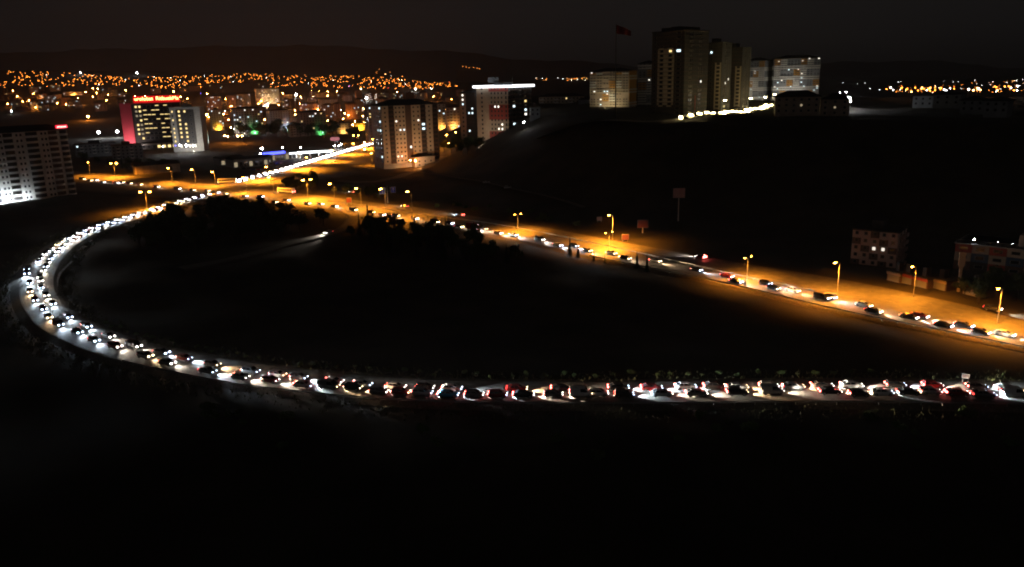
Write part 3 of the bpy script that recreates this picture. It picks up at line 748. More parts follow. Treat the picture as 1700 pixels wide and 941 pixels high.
for px in scatter(46, 885, 985, [(885, 131), (985, 132)], [(885, 137), (985, 138)]) [:24] + [(768, 110), (774, 111), (779, 112), (786, 112), (792, 113), (796, 114)]:
    if px[1] < 116:
        X, Z = at(px[0], px[1], 8200)
        o = ob('street_lamp', MTN, None, (X, 8200, Z - 10))
        tag(o, 'orange lamp in the short row high on the dark mountain', 'street lamp', 'lamps on the mountain')
    else:
        lamp_at(px, random.choice(['orange', 'orange', 'pale', 'white']), 'm', 'sodium street lamp beyond the tower with the white roof band', 'lamps beyond the banded tower')
mb = MB()
for px in [(768, 110), (796, 114)]:
    pass
# ledge that carries the mountain lamps
X0, Z0 = at(760, 116, 8200); X1, Z1 = at(805, 118, 8200)
mb.loft([[(X0 - 60, 8150, -60), (X1 + 60, 8150, -60), (X1 + 60, 8300, -60), (X0 - 60, 8300, -60)], [(X0, 8170, Z0 - 6), (X1, 8170, Z1 - 6), (X1, 8300, Z1 - 6), (X0, 8300, Z0 - 6)]])
tag(ob('hill', mb.mesh('hill', [m_ground])), kind='structure', label='dark spur of the mountain carrying a row of lamps')
MIDL = [(14, 178, 'o'), (46, 174, 'o'), (70, 171, 'o'), (96, 177, 'o'), (134, 180, 'o'), (143, 158, 'o'), (161, 159, 'o'), (180, 162, 'o'), (163, 152, 'o'), (147, 200, 'x'), (22, 155, 'o'), (56, 160, 'o'), (108, 158, 'o'), (130, 168, 'o'),
        (344, 161, 'o'), (347, 176, 'x'), (344, 197, 'x'), (352, 200, 'o'), (356, 190, 'o'), (301, 166, 'o'), (334, 160, 'b'), (490, 190, 'o'), (491, 197, 'o'), (547, 196, 'o'), (562, 196, 'o'), (573, 195, 'o'), (579, 198, 'o'), (603, 200, 'o'), (609, 168, 'W'),
        (566, 189, 'w'), (408, 214, 'W'), (395, 224, 'w'), (403, 224, 'w'), (390, 224, 'w'), (414, 222, 'o'), (428, 222, 'w'), (436, 260, 'W'), (580, 147, 'b'), (600, 152, 'w'), (590, 156, 'p'), (596, 157, 'w'), (492, 162, 'W'), (470, 160, 'o'), (517, 156, 'o'),
        (530, 156, 'o'), (545, 157, 'o'), (560, 156, 'o'), (690, 152, 'W'), (716, 151, 'w'), (645, 151, 'r'), (745, 139, 'r'), (640, 161, 'o'), (735, 176, 'o'), (600, 196, 'o'), (165, 229, 'W'), (196, 228, 'W'), (272, 256, 'w'), (293, 254, 'b'), (300, 254, 'w'), (311, 254, 'W'), (322, 254, 'w'),
        (374, 236, 'o'), (379, 237, 'o'), (396, 238, 'o'), (403, 237, 'o'), (134, 124, 'W'), (228, 125, 'W'), (1394, 158, 'w'), (1408, 178, 'W'), (1410, 184, 'W'), (1404, 158, 'w'), (452, 271, 'o'), (870, 217, 'w'), (604, 186, 'o')]
TOWN = [(632, 277), (655, 277), (682, 279), (606, 262), (606, 250), (728, 262), (745, 250), (760, 245), (690, 280), (590, 210), (606, 212), (570, 205), (545, 208), (520, 206), (505, 200), (470, 204), (440, 206), (425, 202), (380, 206), (372, 196), (366, 190),
        (420, 190), (450, 192), (463, 180), (480, 182), (498, 178), (515, 182), (528, 188), (560, 184), (580, 178), (600, 184), (612, 190), (400, 185), (385, 182), (410, 174), (430, 178), (445, 182), (455, 164), (475, 170), (500, 166), (520, 166), (545, 164), (572, 166), (600, 176), (700, 190), (720, 184), (735, 190), (750, 170),
        (760, 186), (700, 160), (720, 165), (660, 158), (350, 168), (360, 176), (375, 170), (395, 164), (90, 165), (30, 165), (115, 170), (155, 166), (178, 172), (182, 152), (60, 184), (20, 190)]
TOWN += [(random.uniform(335, 765), random.uniform(158, 226)) for _ in range(38)] + [(random.uniform(0, 330), random.uniform(150, 182)) for _ in range(12)]
MIDL += [(x, y, random.choice('oooooow')) for x, y in TOWN]
for i, (x, y, c) in enumerate(MIDL):
    cc = {'o': 'orange', 'x': 'orange', 'w': 'white', 'W': 'white', 'p': 'pale', 'b': 'blue', 'r': 'red'}[c]
    Xd, Yd = T(x, y); s = 'x' if c in 'xW' else ('m' if Yd > 900 else 's')
    o = ob('street_lamp', FL[{'orange': 'morange', 'white': 'mwhite'}.get(cc, cc), 'l' if (c == 'W' and Yd < 900) else s], None, (Xd, Yd, gz(Xd, Yd) - .1))
    if Yd < 700: o.scale = (.8, .8, .8)
    tag(o, f'{cc} lamp between the buildings of the town below its dense hillside lights', 'street lamp', f'{cc} lamps in the nearer town')
PLAIN = scatter(44, 1480, 1712, [(1480, 150), (1712, 134)], [(1480, 170), (1600, 170), (1712, 174)])
for i, (x, y) in enumerate(PLAIN):
    c = random.choices(['orange', 'pale', 'white'], [5, 4, 3])[0]
    lamp_at((x, y), c, random.choice('ssm'), 'small lamp on the dark plain beyond the hill ridge', 'lamps on the plain beyond the ridge')
for (x, y) in [(1400, 139), (1424, 141), (1436, 140), (1444, 151), (1460, 153), (1494, 153), (1491, 139), (1495, 138), (1567, 137), (1582, 139), (1590, 138), (1618, 136), (1640, 140), (1648, 139), (1684, 136), (1688, 136), (1692, 136), (1697, 135), (1570, 155)]:
    lamp_at((x, y), 'white', 'm', 'bright white lamp on the dark plain beyond the hill ridge', 'white lamps on the plain')

# ------------------------------------------------------------------ buildings
WIN = MB()
WIN.box(-.5, .5, -.05, .03, -.5, -.44); WIN.box(-.5, .5, -.05, .03, .44, .5); WIN.box(-.5, -.43, -.05, .03, -.44, .44); WIN.box(.43, .5, -.05, .03, -.44, .44)
WIN.box(-.43, .43, -.012, .02, -.44, .44, 1)
WIN_M = WIN.mesh('window', [m_frame, m_pane])
UB = MB(); UB.box(-.5, .5, -.5, .5, 0, 1)
UNIT = {}
def unit(m):
    if m.name not in UNIT: UNIT[m.name] = UB.mesh('panel', [m])
    return UNIT[m.name]
class Bld:
    """a building: an Empty at its base; front is -Y, sides are +X ('R') and -X ('L')"""
    def __init__(s, name, label, cat, x, y, yaw, w, d, base=None, group=None):
        s.w, s.d = w, d
        rz = math.atan2(-x, y) + R_(yaw)
        s.base = gz(x, y) if base is None else base
        s.root = empty(name, (x, y, s.base), rz); tag(s.root, label, cat, group)
    def part(s, name, mb, mats, parent=None, kind=None):
        o = ob(name, mb.mesh(name, mats), parent or s.root)
        if kind: o['kind'] = kind
        return o
    def box(s, name, x0, x1, y0, y1, z0, z1, m):
        return ob(name, unit(m), s.root, ((x0 + x1) / 2, (y0 + y1) / 2, z0), 0, (x1 - x0, y1 - y0, z1 - z0))
    def pos(s, face, u, z, out=0.02):
        if face == 'F': return (u, -s.d / 2 - out, z), 0.0
        if face == 'R': return (s.w / 2 + out, u, z), pi / 2
        return (-s.w / 2 - out, u, z), -pi / 2
    def win(s, face, u, z, w, h, m=None, out=0.02):
        loc, rz = s.pos(face, u, z, out)
        o = ob('window', WIN_M, s.root, loc, rz, (w, 1, h))
        if m: setm(o, 1, m)
        return o
    def panel(s, name, face, u0, u1, z0, z1, m, t=0.1):
        loc, rz = s.pos(face, (u0 + u1) / 2, z0, t / 2)
        return ob(name, unit(m), s.root, loc, rz, (abs(u1 - u0), t, z1 - z0))
    def slab(s, face, u0, u1, z, depth, m, name='balcony', ph=1.0):
        """balcony: floor slab with a solid parapet"""
        key = ('bal', round(abs(u1 - u0), 1), depth, m.name, ph)
        if key not in UNIT:
            w = abs(u1 - u0); b = MB()
            b.box(-w / 2, w / 2, -depth, 0, -.18, 0); b.box(-w / 2, w / 2, -depth, -depth + .12, 0, ph); b.box(-w / 2, -w / 2 + .12, -depth + .12, 0, 0, ph); b.box(w / 2 - .12, w / 2, -depth + .12, 0, 0, ph)
            UNIT[key] = b.mesh(name, [m])
        loc, rz = s.pos(face, (u0 + u1) / 2, z, 0.0)
        return ob(name, UNIT[key], s.root, loc, rz)
    def body(s, h, m, roof='hip', rm=None, rh=3.0, parapet=None):
        s.h = h; b = MB(); b.box(-s.w / 2, s.w / 2, -s.d / 2, s.d / 2, -6, h); s.part('wall', b, [m])
        b = MB()
        if roof == 'hip': b.hip(-s.w / 2, s.w / 2, -s.d / 2, s.d / 2, h, rh)
        else:
            b.box(-s.w / 2 - .3, s.w / 2 + .3, -s.d / 2 - .3, s.d / 2 + .3, h, h + .5)
            b.box(-s.w * .15, s.w * .12, -s.d * .2, s.d * .2, h + .5, h + 3.2)
        s.part('roof', b, [rm or m_roof])
def lit(p, kinds=(0, 1, 1, 2)):
    return LW[random.choice(kinds)] if random.random() < p else None

# --- apartment block with wavy balconies, floodlit
ax, ay = G(-70, 346); bx_, by_ = G(127, 321)
wx, wy = (ax + bx_) / 2, (ay + by_) / 2
wl = math.hypot(bx_ - ax, by_ - ay)
fdir = math.atan2(by_ - ay, bx_ - ax)
wd = 17.0
cxw, cyw = wx - math.sin(fdir) * wd / 2, wy + math.cos(fdir) * wd / 2
B = Bld('apartment_block', 'white apartment block with wavy balconies, floodlit from below', 'apartment block', cxw, cyw, 0, wl, wd)
B.root.rotation_euler = (0, 0, fdir)
NF, FH = 12, 3.45
b = MB(); b.box(-wl / 2, wl / 2, -wd / 2, wd / 2, -4, NF * FH); B.part('wall', b, [m_white])
b = MB(); b.hip(-wl / 2, wl / 2, -wd / 2, wd / 2, NF * FH, 3.6, eave=1.6); B.part('roof', b, [m_roofd])
def wavy(w, depth, ph):
    k = ('wavy', round(w, 1), depth)
    if k not in UNIT:
        b = MB(); n = 8; pr = []
        for i in range(n + 1):
            u = -w / 2 + w * i / n; pr.append((u, -depth * (.35 + .65 * math.sin(pi * i / n))))
        for a_, z0, z1, t in ((0, -.25, 0, None), (0, 0, ph, .14)):
            for i in range(n):
                (u0, y0), (u1, y1) = pr[i], pr[i + 1]
                yb0, yb1 = (0, 0) if t is None else (y0 + t, y1 + t)
                b.loft([[(u0, y0, z0), (u1, y1, z0), (u1, yb1, z0), (u0, yb0, z0)], [(u0, y0, z1), (u1, y1, z1), (u1, yb1, z1), (u0, yb0, z1)]])
        UNIT[k] = b.mesh('balcony', [m_white])
    return UNIT[k]
cols = []          # (kind, u, width) from the far end backwards
u = wl / 2
seq = [('bal', 5.0), ('gap', 1.0), ('dark', 6.0), ('win', 2.3), ('win', 2.3), ('gap', 1.2), ('bal', 7.5), ('gap', 1.2), ('win', 2.3), ('win', 2.3), ('gap', 1.0), ('bal', 6.0), ('win', 2.3), ('win', 2.3), ('gap', 1.2), ('bal', 7.5), ('gap', 1.0), ('win', 2.3), ('win', 2.3)]
for k, w in seq:
    if u - w < -wl / 2: break
    cols.append((k, u - w / 2, w)); u -= w
for f in range(NF):
    z = f * FH
    B.panel('floor_band', 'F', -wl / 2, wl / 2, z + FH - .3, z + FH - .02, m_white, .3)
    for k, uu, w in cols:
        if k == 'win': B.win('F', uu, z + 1.75, 1.25, 1.5)
        elif k in ('bal', 'dark'):
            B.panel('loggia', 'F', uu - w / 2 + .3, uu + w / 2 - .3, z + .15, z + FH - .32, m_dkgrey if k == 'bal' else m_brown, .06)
            ob('balcony', wavy(w, 1.7, .95), B.root, (uu, -wd / 2 - .1, z + .1))
    for i in range(3):
        uu = -wd / 2 + 3 + i * 5
        if i == 1: B.slab('R', uu - 2, uu + 2, z + .1, 1.4, m_white)
        B.win('R', uu, z + 1.75, 1.4, 1.5)
b = MB(); b.box(-3.6, 3.6, -.15, .15, 0, 1.9)
sg = B.part('sign_board', b, [em('red_sign_board', (1, .02, .05), 1.6)]); sg.location = (wl / 2 - 3, -wd / 2 - .6, NF * FH + .9)
def text(parent, body, size, loc, rz, m, ext=.05):
    c = bpy.data.curves.new('lettering', 'FONT'); c.body = body; c.size = size; c.align_x = 'CENTER'; c.align_y = 'CENTER'; c.extrude = ext; c.materials.append(m)
    tmp = bpy.data.objects.new('lettering', c); COL.objects.link(tmp)
    bpy.context.view_layer.update()
    me_ = bpy.data.meshes.new_from_object(tmp.evaluated_get(bpy.context.evaluated_depsgraph_get()))
    bpy.data.objects.remove(tmp)
    o = ob('lettering', me_, parent, loc); o.rotation_euler = (R_(90), 0, rz)
    return o
text(B.root, 'amaoos', 1.9, (wl / 2 - 3, -wd / 2 - .85, NF * FH + 1.8), 0, em('red_sign_letters', (1, .3, .25), 8))
# blue tarpaulin tent by its foot and floodlights
def local(Bd, u, v):
    c, s_ = math.cos(Bd.root.rotation_euler.z), math.sin(Bd.root.rotation_euler.z)
    return Bd.root.location.x + c * u - s_ * v, Bd.root.location.y + s_ * u + c * v
tx, ty = G(64, 327)
t = empty('market_tent', (tx, ty, gz(tx, ty)), fdir); tag(t, 'bright blue tent at the foot of the wavy balcony block', 'tent')
b = MB(); b.loft([[(-3.5, -2, 2.2), (3.5, -2, 2.2), (3.5, 2, 2.2), (-3.5, 2, 2.2)], [(-3.5, -2, 2.6), (3.5, -2, 2.6), (3.5, 2, 2.6), (-3.5, 2, 2.6)], [(-3, -.05, 3.7), (3, -.05, 3.7), (3, .05, 3.7), (-3, .05, 3.7)]])
ob('canopy', b.mesh('canopy', [mat('blue_tarpaulin', (.02, .2, .7), .6, .1)]), t)
for sx in (-3.3, 3.3):
    for sy in (-1.8, 1.8):
        b = MB(); b.tube((sx, sy, 0), (sx, sy, 2.3), .06, .06); ob('leg', b.mesh('leg', [m_galv]), t)
for i, px in enumerate([(4, 338), (26, 335), (46, 332)]):
    X, Y = G(*px); X, Y = X + math.sin(fdir) * 3.0, Y - math.cos(fdir) * 3.0
    r = empty('floodlight', (X, Y, gz(X, Y)), fdir); tag(r, f'white floodlight on the ground before the wavy balcony block, {nth(i + 1)} towards the blue tent', 'floodlight', 'floodlights')
    b = MB(); b.box(-.35, .35, -.2, .2, .55, 1.0); b.tube((0, 0, 0), (0, 0, .6), .05, .05); ob('housing', b.mesh('housing', [m_dkgrey]), r)
    b = MB(); b.box(-.3, .3, .21, .24, .58, .97); ob('lens', b.mesh('lens', [em('flood_lens_%d' % i, (.85, .95, 1), 60)]), r)
    d = bpy.data.lights.new('flood_beam', 'SPOT'); d.energy = [13000, 8000, 3500][i]; d.color = (.82, .93, 1.0); d.spot_size = R_(150); d.spot_blend = 1; d.shadow_soft_size = .3
    o = ob('flood_beam', d, r, (0, .35, .9)); o.rotation_euler = (R_(105), 0, 0)

# --- hospital with the red roof sign
Yh = 900.0
xh, _ = at(265, 240, Yh)
B = Bld('hospital', 'glass hospital with glowing red roof sign and crimson end wall', 'hospital', xh, Yh, -6, 54, 26, -0.4)
H0 = 49; HOSP = B
b = MB(); b.box(-27, 27, -13, 13, -5, H0); B.part('wall', b, [m_dkgrey])
b = MB(); b.box(-27.4, 27.4, -13.4, 13.4, H0, H0 + .8); b.box(-20, 26, -10, 8, H0 + .8, H0 + 5.5); B.part('roof', b, [mat('red_roof_screen', (.3, .04, .04), .7, .1)])
B.panel('end_wall', 'F', -33, -22, 7, H0 + 1, m_redsh, 2.5)
B.panel('end_wall', 'F', 31, 35, 0, H0, m_conc, 3.0)
for f in range(8):
    z = 10 + f * 4.8
    B.panel('floor_band', 'F', -21.5, 27, z - .6, z + .1, m_dkgrey, .5)
    for u in (-17.5, -13.8):
        B.win('F', u, z + 2.2, 2.4, 2.3, LW[2] if random.random() < .55 else (LW[3] if random.random() < .5 else None), .05)
    for k in range(7):
        u = -9 + k * 4.2
        on = random.random() < (.7 if 1 <= f <= 5 else .3)
        B.win('F', u, z + (3.2 if on else 2.2), 4.1, .8 if on else 3.0, LW[2] if on else None, .05)
for sx, txt, sz in ((-8.5, 'urolobat', 5.4), (12, 'Ritbuek', 5.4), (23.5, 'Ma', 5.2)):
    text(B.root, txt, sz, (sx, -13.9, H0 + 5.0), 0, em('red_neon_letters', (1, .26, .08), 14), .15)
b = MB(); b.box(-19, 27.5, -13.0, -12.6, H0 + .9, H0 + 8.0); B.part('sign_screen', b, [em('red_sign_glow', (1, .012, .012), .75)])
b = MB()
n = 14
b.loft([[(-26 + 52 * i / n, -13 - 7 * math.sin(pi * i / n) - 2, 5.5 + z) for z in (0, .8)] + [(-26 + 52 * i / n, -13.1, 5.5 + z) for z in (.8, 0)] for i in range(n + 1)])
B.part('canopy', b, [m_white])
for k in range(9): B.win('F', -20 + k * 5.2, 2.9, 3.6, 3.2, LW[2] if k in (4, 5, 6, 7) else None, .05)
xh2, _ = at(318, 243, 850)
B = Bld('hospital_wing', 'pale framed hospital wing with rows of warm lit windows', 'hospital wing', xh2, 850.0, -14, 30, 22, -0.4)
B.body(45, m_conc, 'flat', m_conc); HOSPW = B
B.panel('glazed_bay', 'F', -9, 9, 8, 43, m_dkgrey, .2)
for f in range(8):
    z = 11 + f * 4.3
    for k, u in enumerate((-5.6, 0, 5.6)):
        B.win('F', u, z, 2.2, 2.2, LW[2] if (k < 2 and random.random() < .72) else (LW[1] if random.random() < .15 else None), .22)
    B.win('F', -12.3, z, 1.6, 2.2, LW[2] if random.random() < .6 else None, .05)
for k in range(6): B.win('F', -7 + k * 2.8, 6, 1.4, 3.4, LW[1] if random.random() < .7 else None, .22)

# --- cream apartment block with hip roof
Yc = 640.0
xc, _ = at(676, 270, Yc)
B = Bld('apartment_block', 'cream apartment block with dark balcony strips and a dark hip roof', 'apartment block', xc, Yc, 20, 46, 24, -0.4)
CREAM = B; NF, FH, Z0 = 13, 3.35, 4.2
B.body(Z0 + NF * FH, m_beige, 'hip', m_roofd, 4.5)
strips = [('c', -23, -17.5, 1), ('b', -17.5, -13, 0), ('c', -13, -4, 3), ('s', -4, 1, 0), ('c', 1, 8.5, 2), ('b', 8.5, 13, 0), ('c', 13, 18.5, 1), ('b', 18.5, 23, 0)]
LITC = {(2, 3, 0): 1, (2, 5, 1): 1, (2, 5, 2): 0, (2, 11, 0): 1, (2, 11, 1): 1, (4, 3, 1): 1, (5, 4, 0): 0, (5, 5, 0): 0, (3, 9, 0): 1}
for si, (k, u0, u1, nw) in enumerate(strips):
    if k == 'c': B.panel('render_strip', 'F', u0, u1, Z0, Z0 + NF * FH, m_cream, .5)
    if k == 's': B.panel('stair_strip', 'F', u0, u1, Z0, Z0 + NF * FH, m_brown, .2)
    for f in range(NF):
        r = NF - 1 - f; z = Z0 + f * FH
        if k == 'c':
            for j in range(nw):
                u = u0 + (u1 - u0) * (j + .5) / nw
                B.win('F', u, z + 1.7, 1.3, 1.35, LW[LITC[(si, r, j)]] if (si, r, j) in LITC else None, .52)
        elif k == 'b':
            B.panel('loggia', 'F', u0 + .1, u1 - .1, z + .2, z + FH - .2, m_dkgrey, .06)
            B.slab('F', u0, u1, z + .1, 1.0, m_brown)
            if (si, r, 0) in LITC: B.win('F', (u0 + u1) / 2, z + 1.7, 2.6, 2.0, LW[0], .09)
        elif (si, r, 0) in LITC: B.win('F', (u0 + u1) / 2 + 1, z + 1.7, 1.4, 2.0, LW[1], .22)
for f in range(NF):
    z = Z0 + f * FH
    for j, u in enumerate((-8, -2, 4)):
        if j == 0: B.slab('L', u - 2.4, u + 2.4, z + .1, 1.3, m_beige)
        B.win('L', u, z + 1.7, 3.2 if j == 0 else 1.4, 1.8, LW[0] if (j == 0 and f in (1, 7, 9, 12)) else lit(.06))
B.panel('podium', 'F', -24, 6, 0, 3.9, m_conc, 1.2)
X, Y = T(703, 272)
B = Bld('house', 'low house with dark roof against the cream apartment block', 'house', X, Y - 10, 25, 17, 12)
B.body(8, m_beige, 'hip', m_roofd, 2.4)
for u in (-5, 0, 5): B.win('F', u, 4.5, 1.4, 1.5); B.win('F', u, 1.8, 1.4, 1.5)

# --- tower with the white roof band and red panels
Yt = 640.0
xt, _ = at(838, 200, Yt)
_, ztop = at(838, 143, Yt)
B = Bld('apartment_tower', 'tower with red wall panels under a glowing white roof band', 'tower', xt, Yt, -33, 29, 34, -0.4)
BAND = B; NF = 18; FH = (ztop + .4) / NF
B.body(ztop, m_cream, 'flat', m_greyw)
for a0, a1 in ((16.9, 18), (10.6, 14), (4.5, 8)):
    B.panel('red_panel', 'F', -3, 14.5, a0 * FH, a1 * FH, m_redw, .15)
for f in range(NF):
    z = f * FH
    B.win('F', -9.5, z + 1.8, 1.5, 1.6)
    for j in range(4):
        r = (f, j)
        B.win('F', -.5 + j * 3.1, z + 1.8, 1.3, 1.6, LW[1] if r in ((13, 1), (13, 2), (9, 3), (8, 2), (8, 3), (5, 3)) else None, .17)
    B.win('F', 12.7, z + 1.8, 1.4, 2.2, None, .17)
    B.panel('balcony_wall', 'R', -17, 17, z + .3, z + FH - .1, m_dkgrey, .06)
    B.slab('R', -15, -3, z + .1, 1.4, m_brown); B.slab('R', 2, 14, z + .1, 1.4, m_brown)
    for u in (-9, 8): B.win('R', u, z + 1.8, 3.4, 1.7, LW[0] if (f, u) in ((5, -9), (13, -9), (9, -9)) else lit(.04), .1)
b = MB(); e_ = 1.4
for x0, x1, y0, y1 in ((-15 - e_, 15 + e_, -17.4 - e_, -17 - e_), (-15 - e_, 15 + e_, 17 + e_, 17.4 + e_), (-15.4 - e_, -15 - e_, -17 - e_, 17 + e_), (15 + e_, 15.4 + e_, -17 - e_, 17 + e_)):
    b.box(x0, x1, y0, y1, ztop - .3, ztop + 1.3)
B.part('light_band', b, [em('white_roof_band', (.92, .94, 1), 4)])
b = MB(); b.box(-13, -7, -3, 3, ztop + 3.2, ztop + 7.5); B.part('lift_house', b, [m_greyw])
b = MB(); b.tube((8, 0, ztop + .5), (8, 0, ztop + 13), .12, .06); B.part('antenna', b, [m_galv])
# --- dark tower beside it
xt, zt = at(782, 153, 655)
B = Bld('apartment_tower', 'slim dark tower with scattered lit windows beside the white-banded one', 'tower', xt, 655, -28, 14, 15, -0.4)
B.body(zt, m_dkgrey, 'hip', m_roofd, 2.5)
NF = 16; FH = zt / NF
B.panel('render_strip', 'F', -6.4, -1.0, 0, zt - .2, m_beige, .3)
for f in range(NF):
    for u, p in ((-3.6, .3), (1.6, .25), (4.6, .12)):
        B.win('F', u, f * FH + 1.8, 1.4, 1.5, lit(p, (0, 1)), .32 if u < 0 else .05)
    for u in (-4, 3): B.win('R', u, f * FH + 1.8, 1.6, 1.5)
    B.slab('R', -2, 6, f * FH + .1, 1.2, m_brown)

# --- hilltop towers
def facade_grid(B, NF, FH, colsF, colsR=(), p=.04, z0=0.0, w=1.3, h=1.4, kinds=(0, 1)):
    for f in range(NF):
        for u in colsF: B.win('F', u, z0 + f * FH + FH * .55, w, h, lit(p, kinds), .05)
        for u in colsR: B.win('R', u, z0 + f * FH + FH * .55, w, h, lit(p, kinds), .05)
Yk = 530.0
xk, zk = at(1130, 53, Yk); base = gz(xk, Yk)
B = Bld('apartment_tower', 'tallest dark tower on the hill with a pale framed panel', 'tower', xk, Yk, -38, 26, 24)
hh = zk - base; NF = 19; FH = hh / NF
B.body(hh, m_dkgrey, 'flat', m_roofd)
for u0, u1 in ((-8.0, -6.6), (-3.4, 0.2), (3.6, 4.9)): B.panel('pale_strip', 'F', u0, u1, 2.4 * FH, 15.2 * FH, m_cream, .35)
for f in range(NF):
    z = f * FH
    B.panel('floor_band', 'F', -13, 13, z + FH - .28, z + FH - .02, m_brown, .5); B.panel('floor_band', 'R', -12, 12, z + FH - .28, z + FH - .02, m_brown, .5)
    if 2 <= f <= 15:
        for u0, u1 in ((-6.6, -3.4), (.2, 3.6)):
            B.slab('F', u0, u1, z + .25, .9, m_cream, ph=.7)
            B.win('F', (u0 + u1) / 2, z + 1.9, 2.4, 1.7, LW[2] if (f, u0) == (14, .2) else None, .06)
    B.win('F', 8.3, z + 1.8, 3.6, 1.6, LW[0] if f == 14 else None, .06); B.win('F', -10.5, z + 1.8, 2.0, 1.5, None, .06)
    for u in (-6.4, -4.6, 3.2, 5.0):
        B.panel('window_surround', 'R', u - .55, u + .55, z + .95, z + 2.35, m_beige, .12) if f < 17 else None
        B.win('R', u, z + 1.7, 1.0, 1.5, LW[1] if (f, u) == (7, 5.0) else None, .14)
B.panel('pipe', 'R', -.5, -.2, 0, 4.5 * FH, m_redw, .3)
b = MB(); b.box(-9, 9, -8, 8, hh + .5, hh + 2.6); B.part('lift_house', b, [m_roofd])
for i, (px, py, Y, w, d, lab) in enumerate([(1190, 72, 560, 15, 17, 'second dark hill tower with a pale ladder of balconies'), (1221, 80, 585, 17, 16, 'lower dark hill tower with bright windows near its top')]):
    x, z = at(px, py, Y)
    B = Bld('apartment_tower', lab, 'tower', x, Y, -22, w, d); hh = z - B.base; NF = 18 - i; FH = hh / NF
    B.body(hh, m_dkgrey, 'flat', m_roofd)
    B.panel('pale_strip', 'F', w / 2 - 4.6, w / 2 - 3.7, 2, hh - 5 * FH, m_cream, .3); B.panel('pale_strip', 'F', w / 2 - 1.3, w / 2 - .4, 2, hh - 5 * FH, m_cream, .3)
    for f in range(NF):
        z = f * FH
        B.panel('floor_band', 'F', -w / 2, w / 2, z + FH - .28, z + FH - .02, m_brown, .25)
        if f < NF - 5: B.slab('F', w / 2 - 3.7, w / 2 - 1.3, z + .25, .8, m_cream, ph=.7)
        for u in (-w / 2 + 2, -w / 2 + 4.5, -w / 2 + 7.5): B.win('F', u, z + 1.7, 1.5, 1.5, LW[0] if (i == 1 and f == 13) else lit(.03), .06)
        for u in (-3, -1.2, 4): B.win('R', u, z + 1.7, 1.0, 1.5, lit(.04, (1,)), .06); B.panel('window_surround', 'R', u - .55, u + .55, z + .95, z + 2.35, m_beige, .05)
def striped(lab, px, py, Y, w, d, yaw, NF, seed, colA, warm=False, p=.05):
    rr = random.Random(seed)
    x, z = at(px, py, Y)
    B = Bld('apartment_tower', lab, 'tower', x, Y, yaw, w, d); hh = z - B.base; FH = hh / NF
    B.body(hh, m_greyw if not warm else m_beige, 'hip', m_roofd, 3.0)
    for f in range(NF):
        z = f * FH
        full = (f % 5 in (0, 1))
        if full:
            B.panel('balcony_band', 'F', -w / 2, w / 2, z + .05, z + 1.15, m_white if not warm else m_cream, 1.0)
            B.panel('balcony_band', 'R' if yaw < 0 else 'L', -d / 2, d / 2, z + .05, z + 1.15, m_white, 1.0)
        n = int(w / 5.2)
        for k in range(n):
            u0 = -w / 2 + w * k / n; u1 = -w / 2 + w * (k + 1) / n - .2
            t = (k * 3 + f // 5 + seed) % 4
            if not full and t == 0:
                B.panel('balcony_band', 'F', u0, u1, z + .05, z + 1.15, m_white, 1.0); 
            elif not full and t == 1:
                B.panel('balcony_band', 'F', u0, u1, z + .05, z + 1.25, m_orange, .9)
            if rr.random() < .75:
                for du in (-.22, .22): B.win('F', (u0 + u1) / 2 + du * (u1 - u0), z + FH * .68, 1.35, FH * .42, LW[rr.choice((0, 1))] if rr.random() < p * .8 else None, .05)
    return B
STRA = striped('grey hill tower with white and orange balcony bands behind the dark towers', 1259, 101, 752, 21, 18, -24, 20, 1, m_orange)
STRB = striped('broad hill tower with white bands and a lit row of windows', 1322, 97, 740, 39, 22, 6, 20, 2, m_orange, p=.09)
B = STRC = striped('cream hill block with banded balconies behind the flagpole', 1018, 119, 675, 33, 20, -18, 13, 3, m_orange, True, .1)
B.panel('orange_end', 'R', -10, 10, 0, B.h + .6, m_orange, .4)
striped('narrow grey hill tower half hidden by the tallest dark one', 1077, 106, 705, 15, 16, -10, 17, 4, m_orange, p=.06)
for i, (xl, xr, yt, Y, lab) in enumerate([(1287, 1360, 160, 470, 'dark four-storey house with hip roof below the hill towers, larger one'), (1362, 1409, 164, 478, 'dark four-storey house with hip roof below the hill towers, smaller one')]):
    x, z = at((xl + xr) / 2, yt, Y); w = (xr - xl) * Y / FPX * .93
    B = Bld('apartment_house', lab, 'house', x, Y, 4, w, 14); hh = z - B.base
    B.body(hh, m_beige, 'hip', m_roofd, 3.4)
    n = max(3, int(w / 4)); FH = 3.1
    for f in range(int(hh / FH)):
        for k in range(n):
            u = -w / 2 + w * (k + .5) / n
            z = hh - (f + .5) * FH
            if k % 3 == 1 and z > 1: B.slab('F', u - 1.7, u + 1.7, z - 1.4, 1.2, m_beige)
            B.win('F', u, z, 1.3, 1.4, LW[3] if (f, k) == (1, n // 2) else None, .05)
# dim blocks on the dark ridge
for i, (xl, xr, yt) in enumerate([(1518, 1548, 192), (1552, 1592, 200), (1596, 1630, 214), (1634, 1668, 228)]):
    Y = 520 - i * 35; x, z = at((xl + xr) / 2, yt, Y); w = (xr - xl) * Y / FPX
    B = Bld('apartment_house', f'unlit grey block on the dark ridge, {nth(i + 1)} down the slope', 'house', x, Y, -12, w, 11); hh = max(8, z - B.base)
    B.body(hh, m_greyw, 'hip', m_roofd, 2.2)
    for f in range(int(hh / 3)):
        for k in range(3): B.win('F', -w / 2 + w * (k + .5) / 3, hh - (f + .5) * 3, 1.3, 1.4)
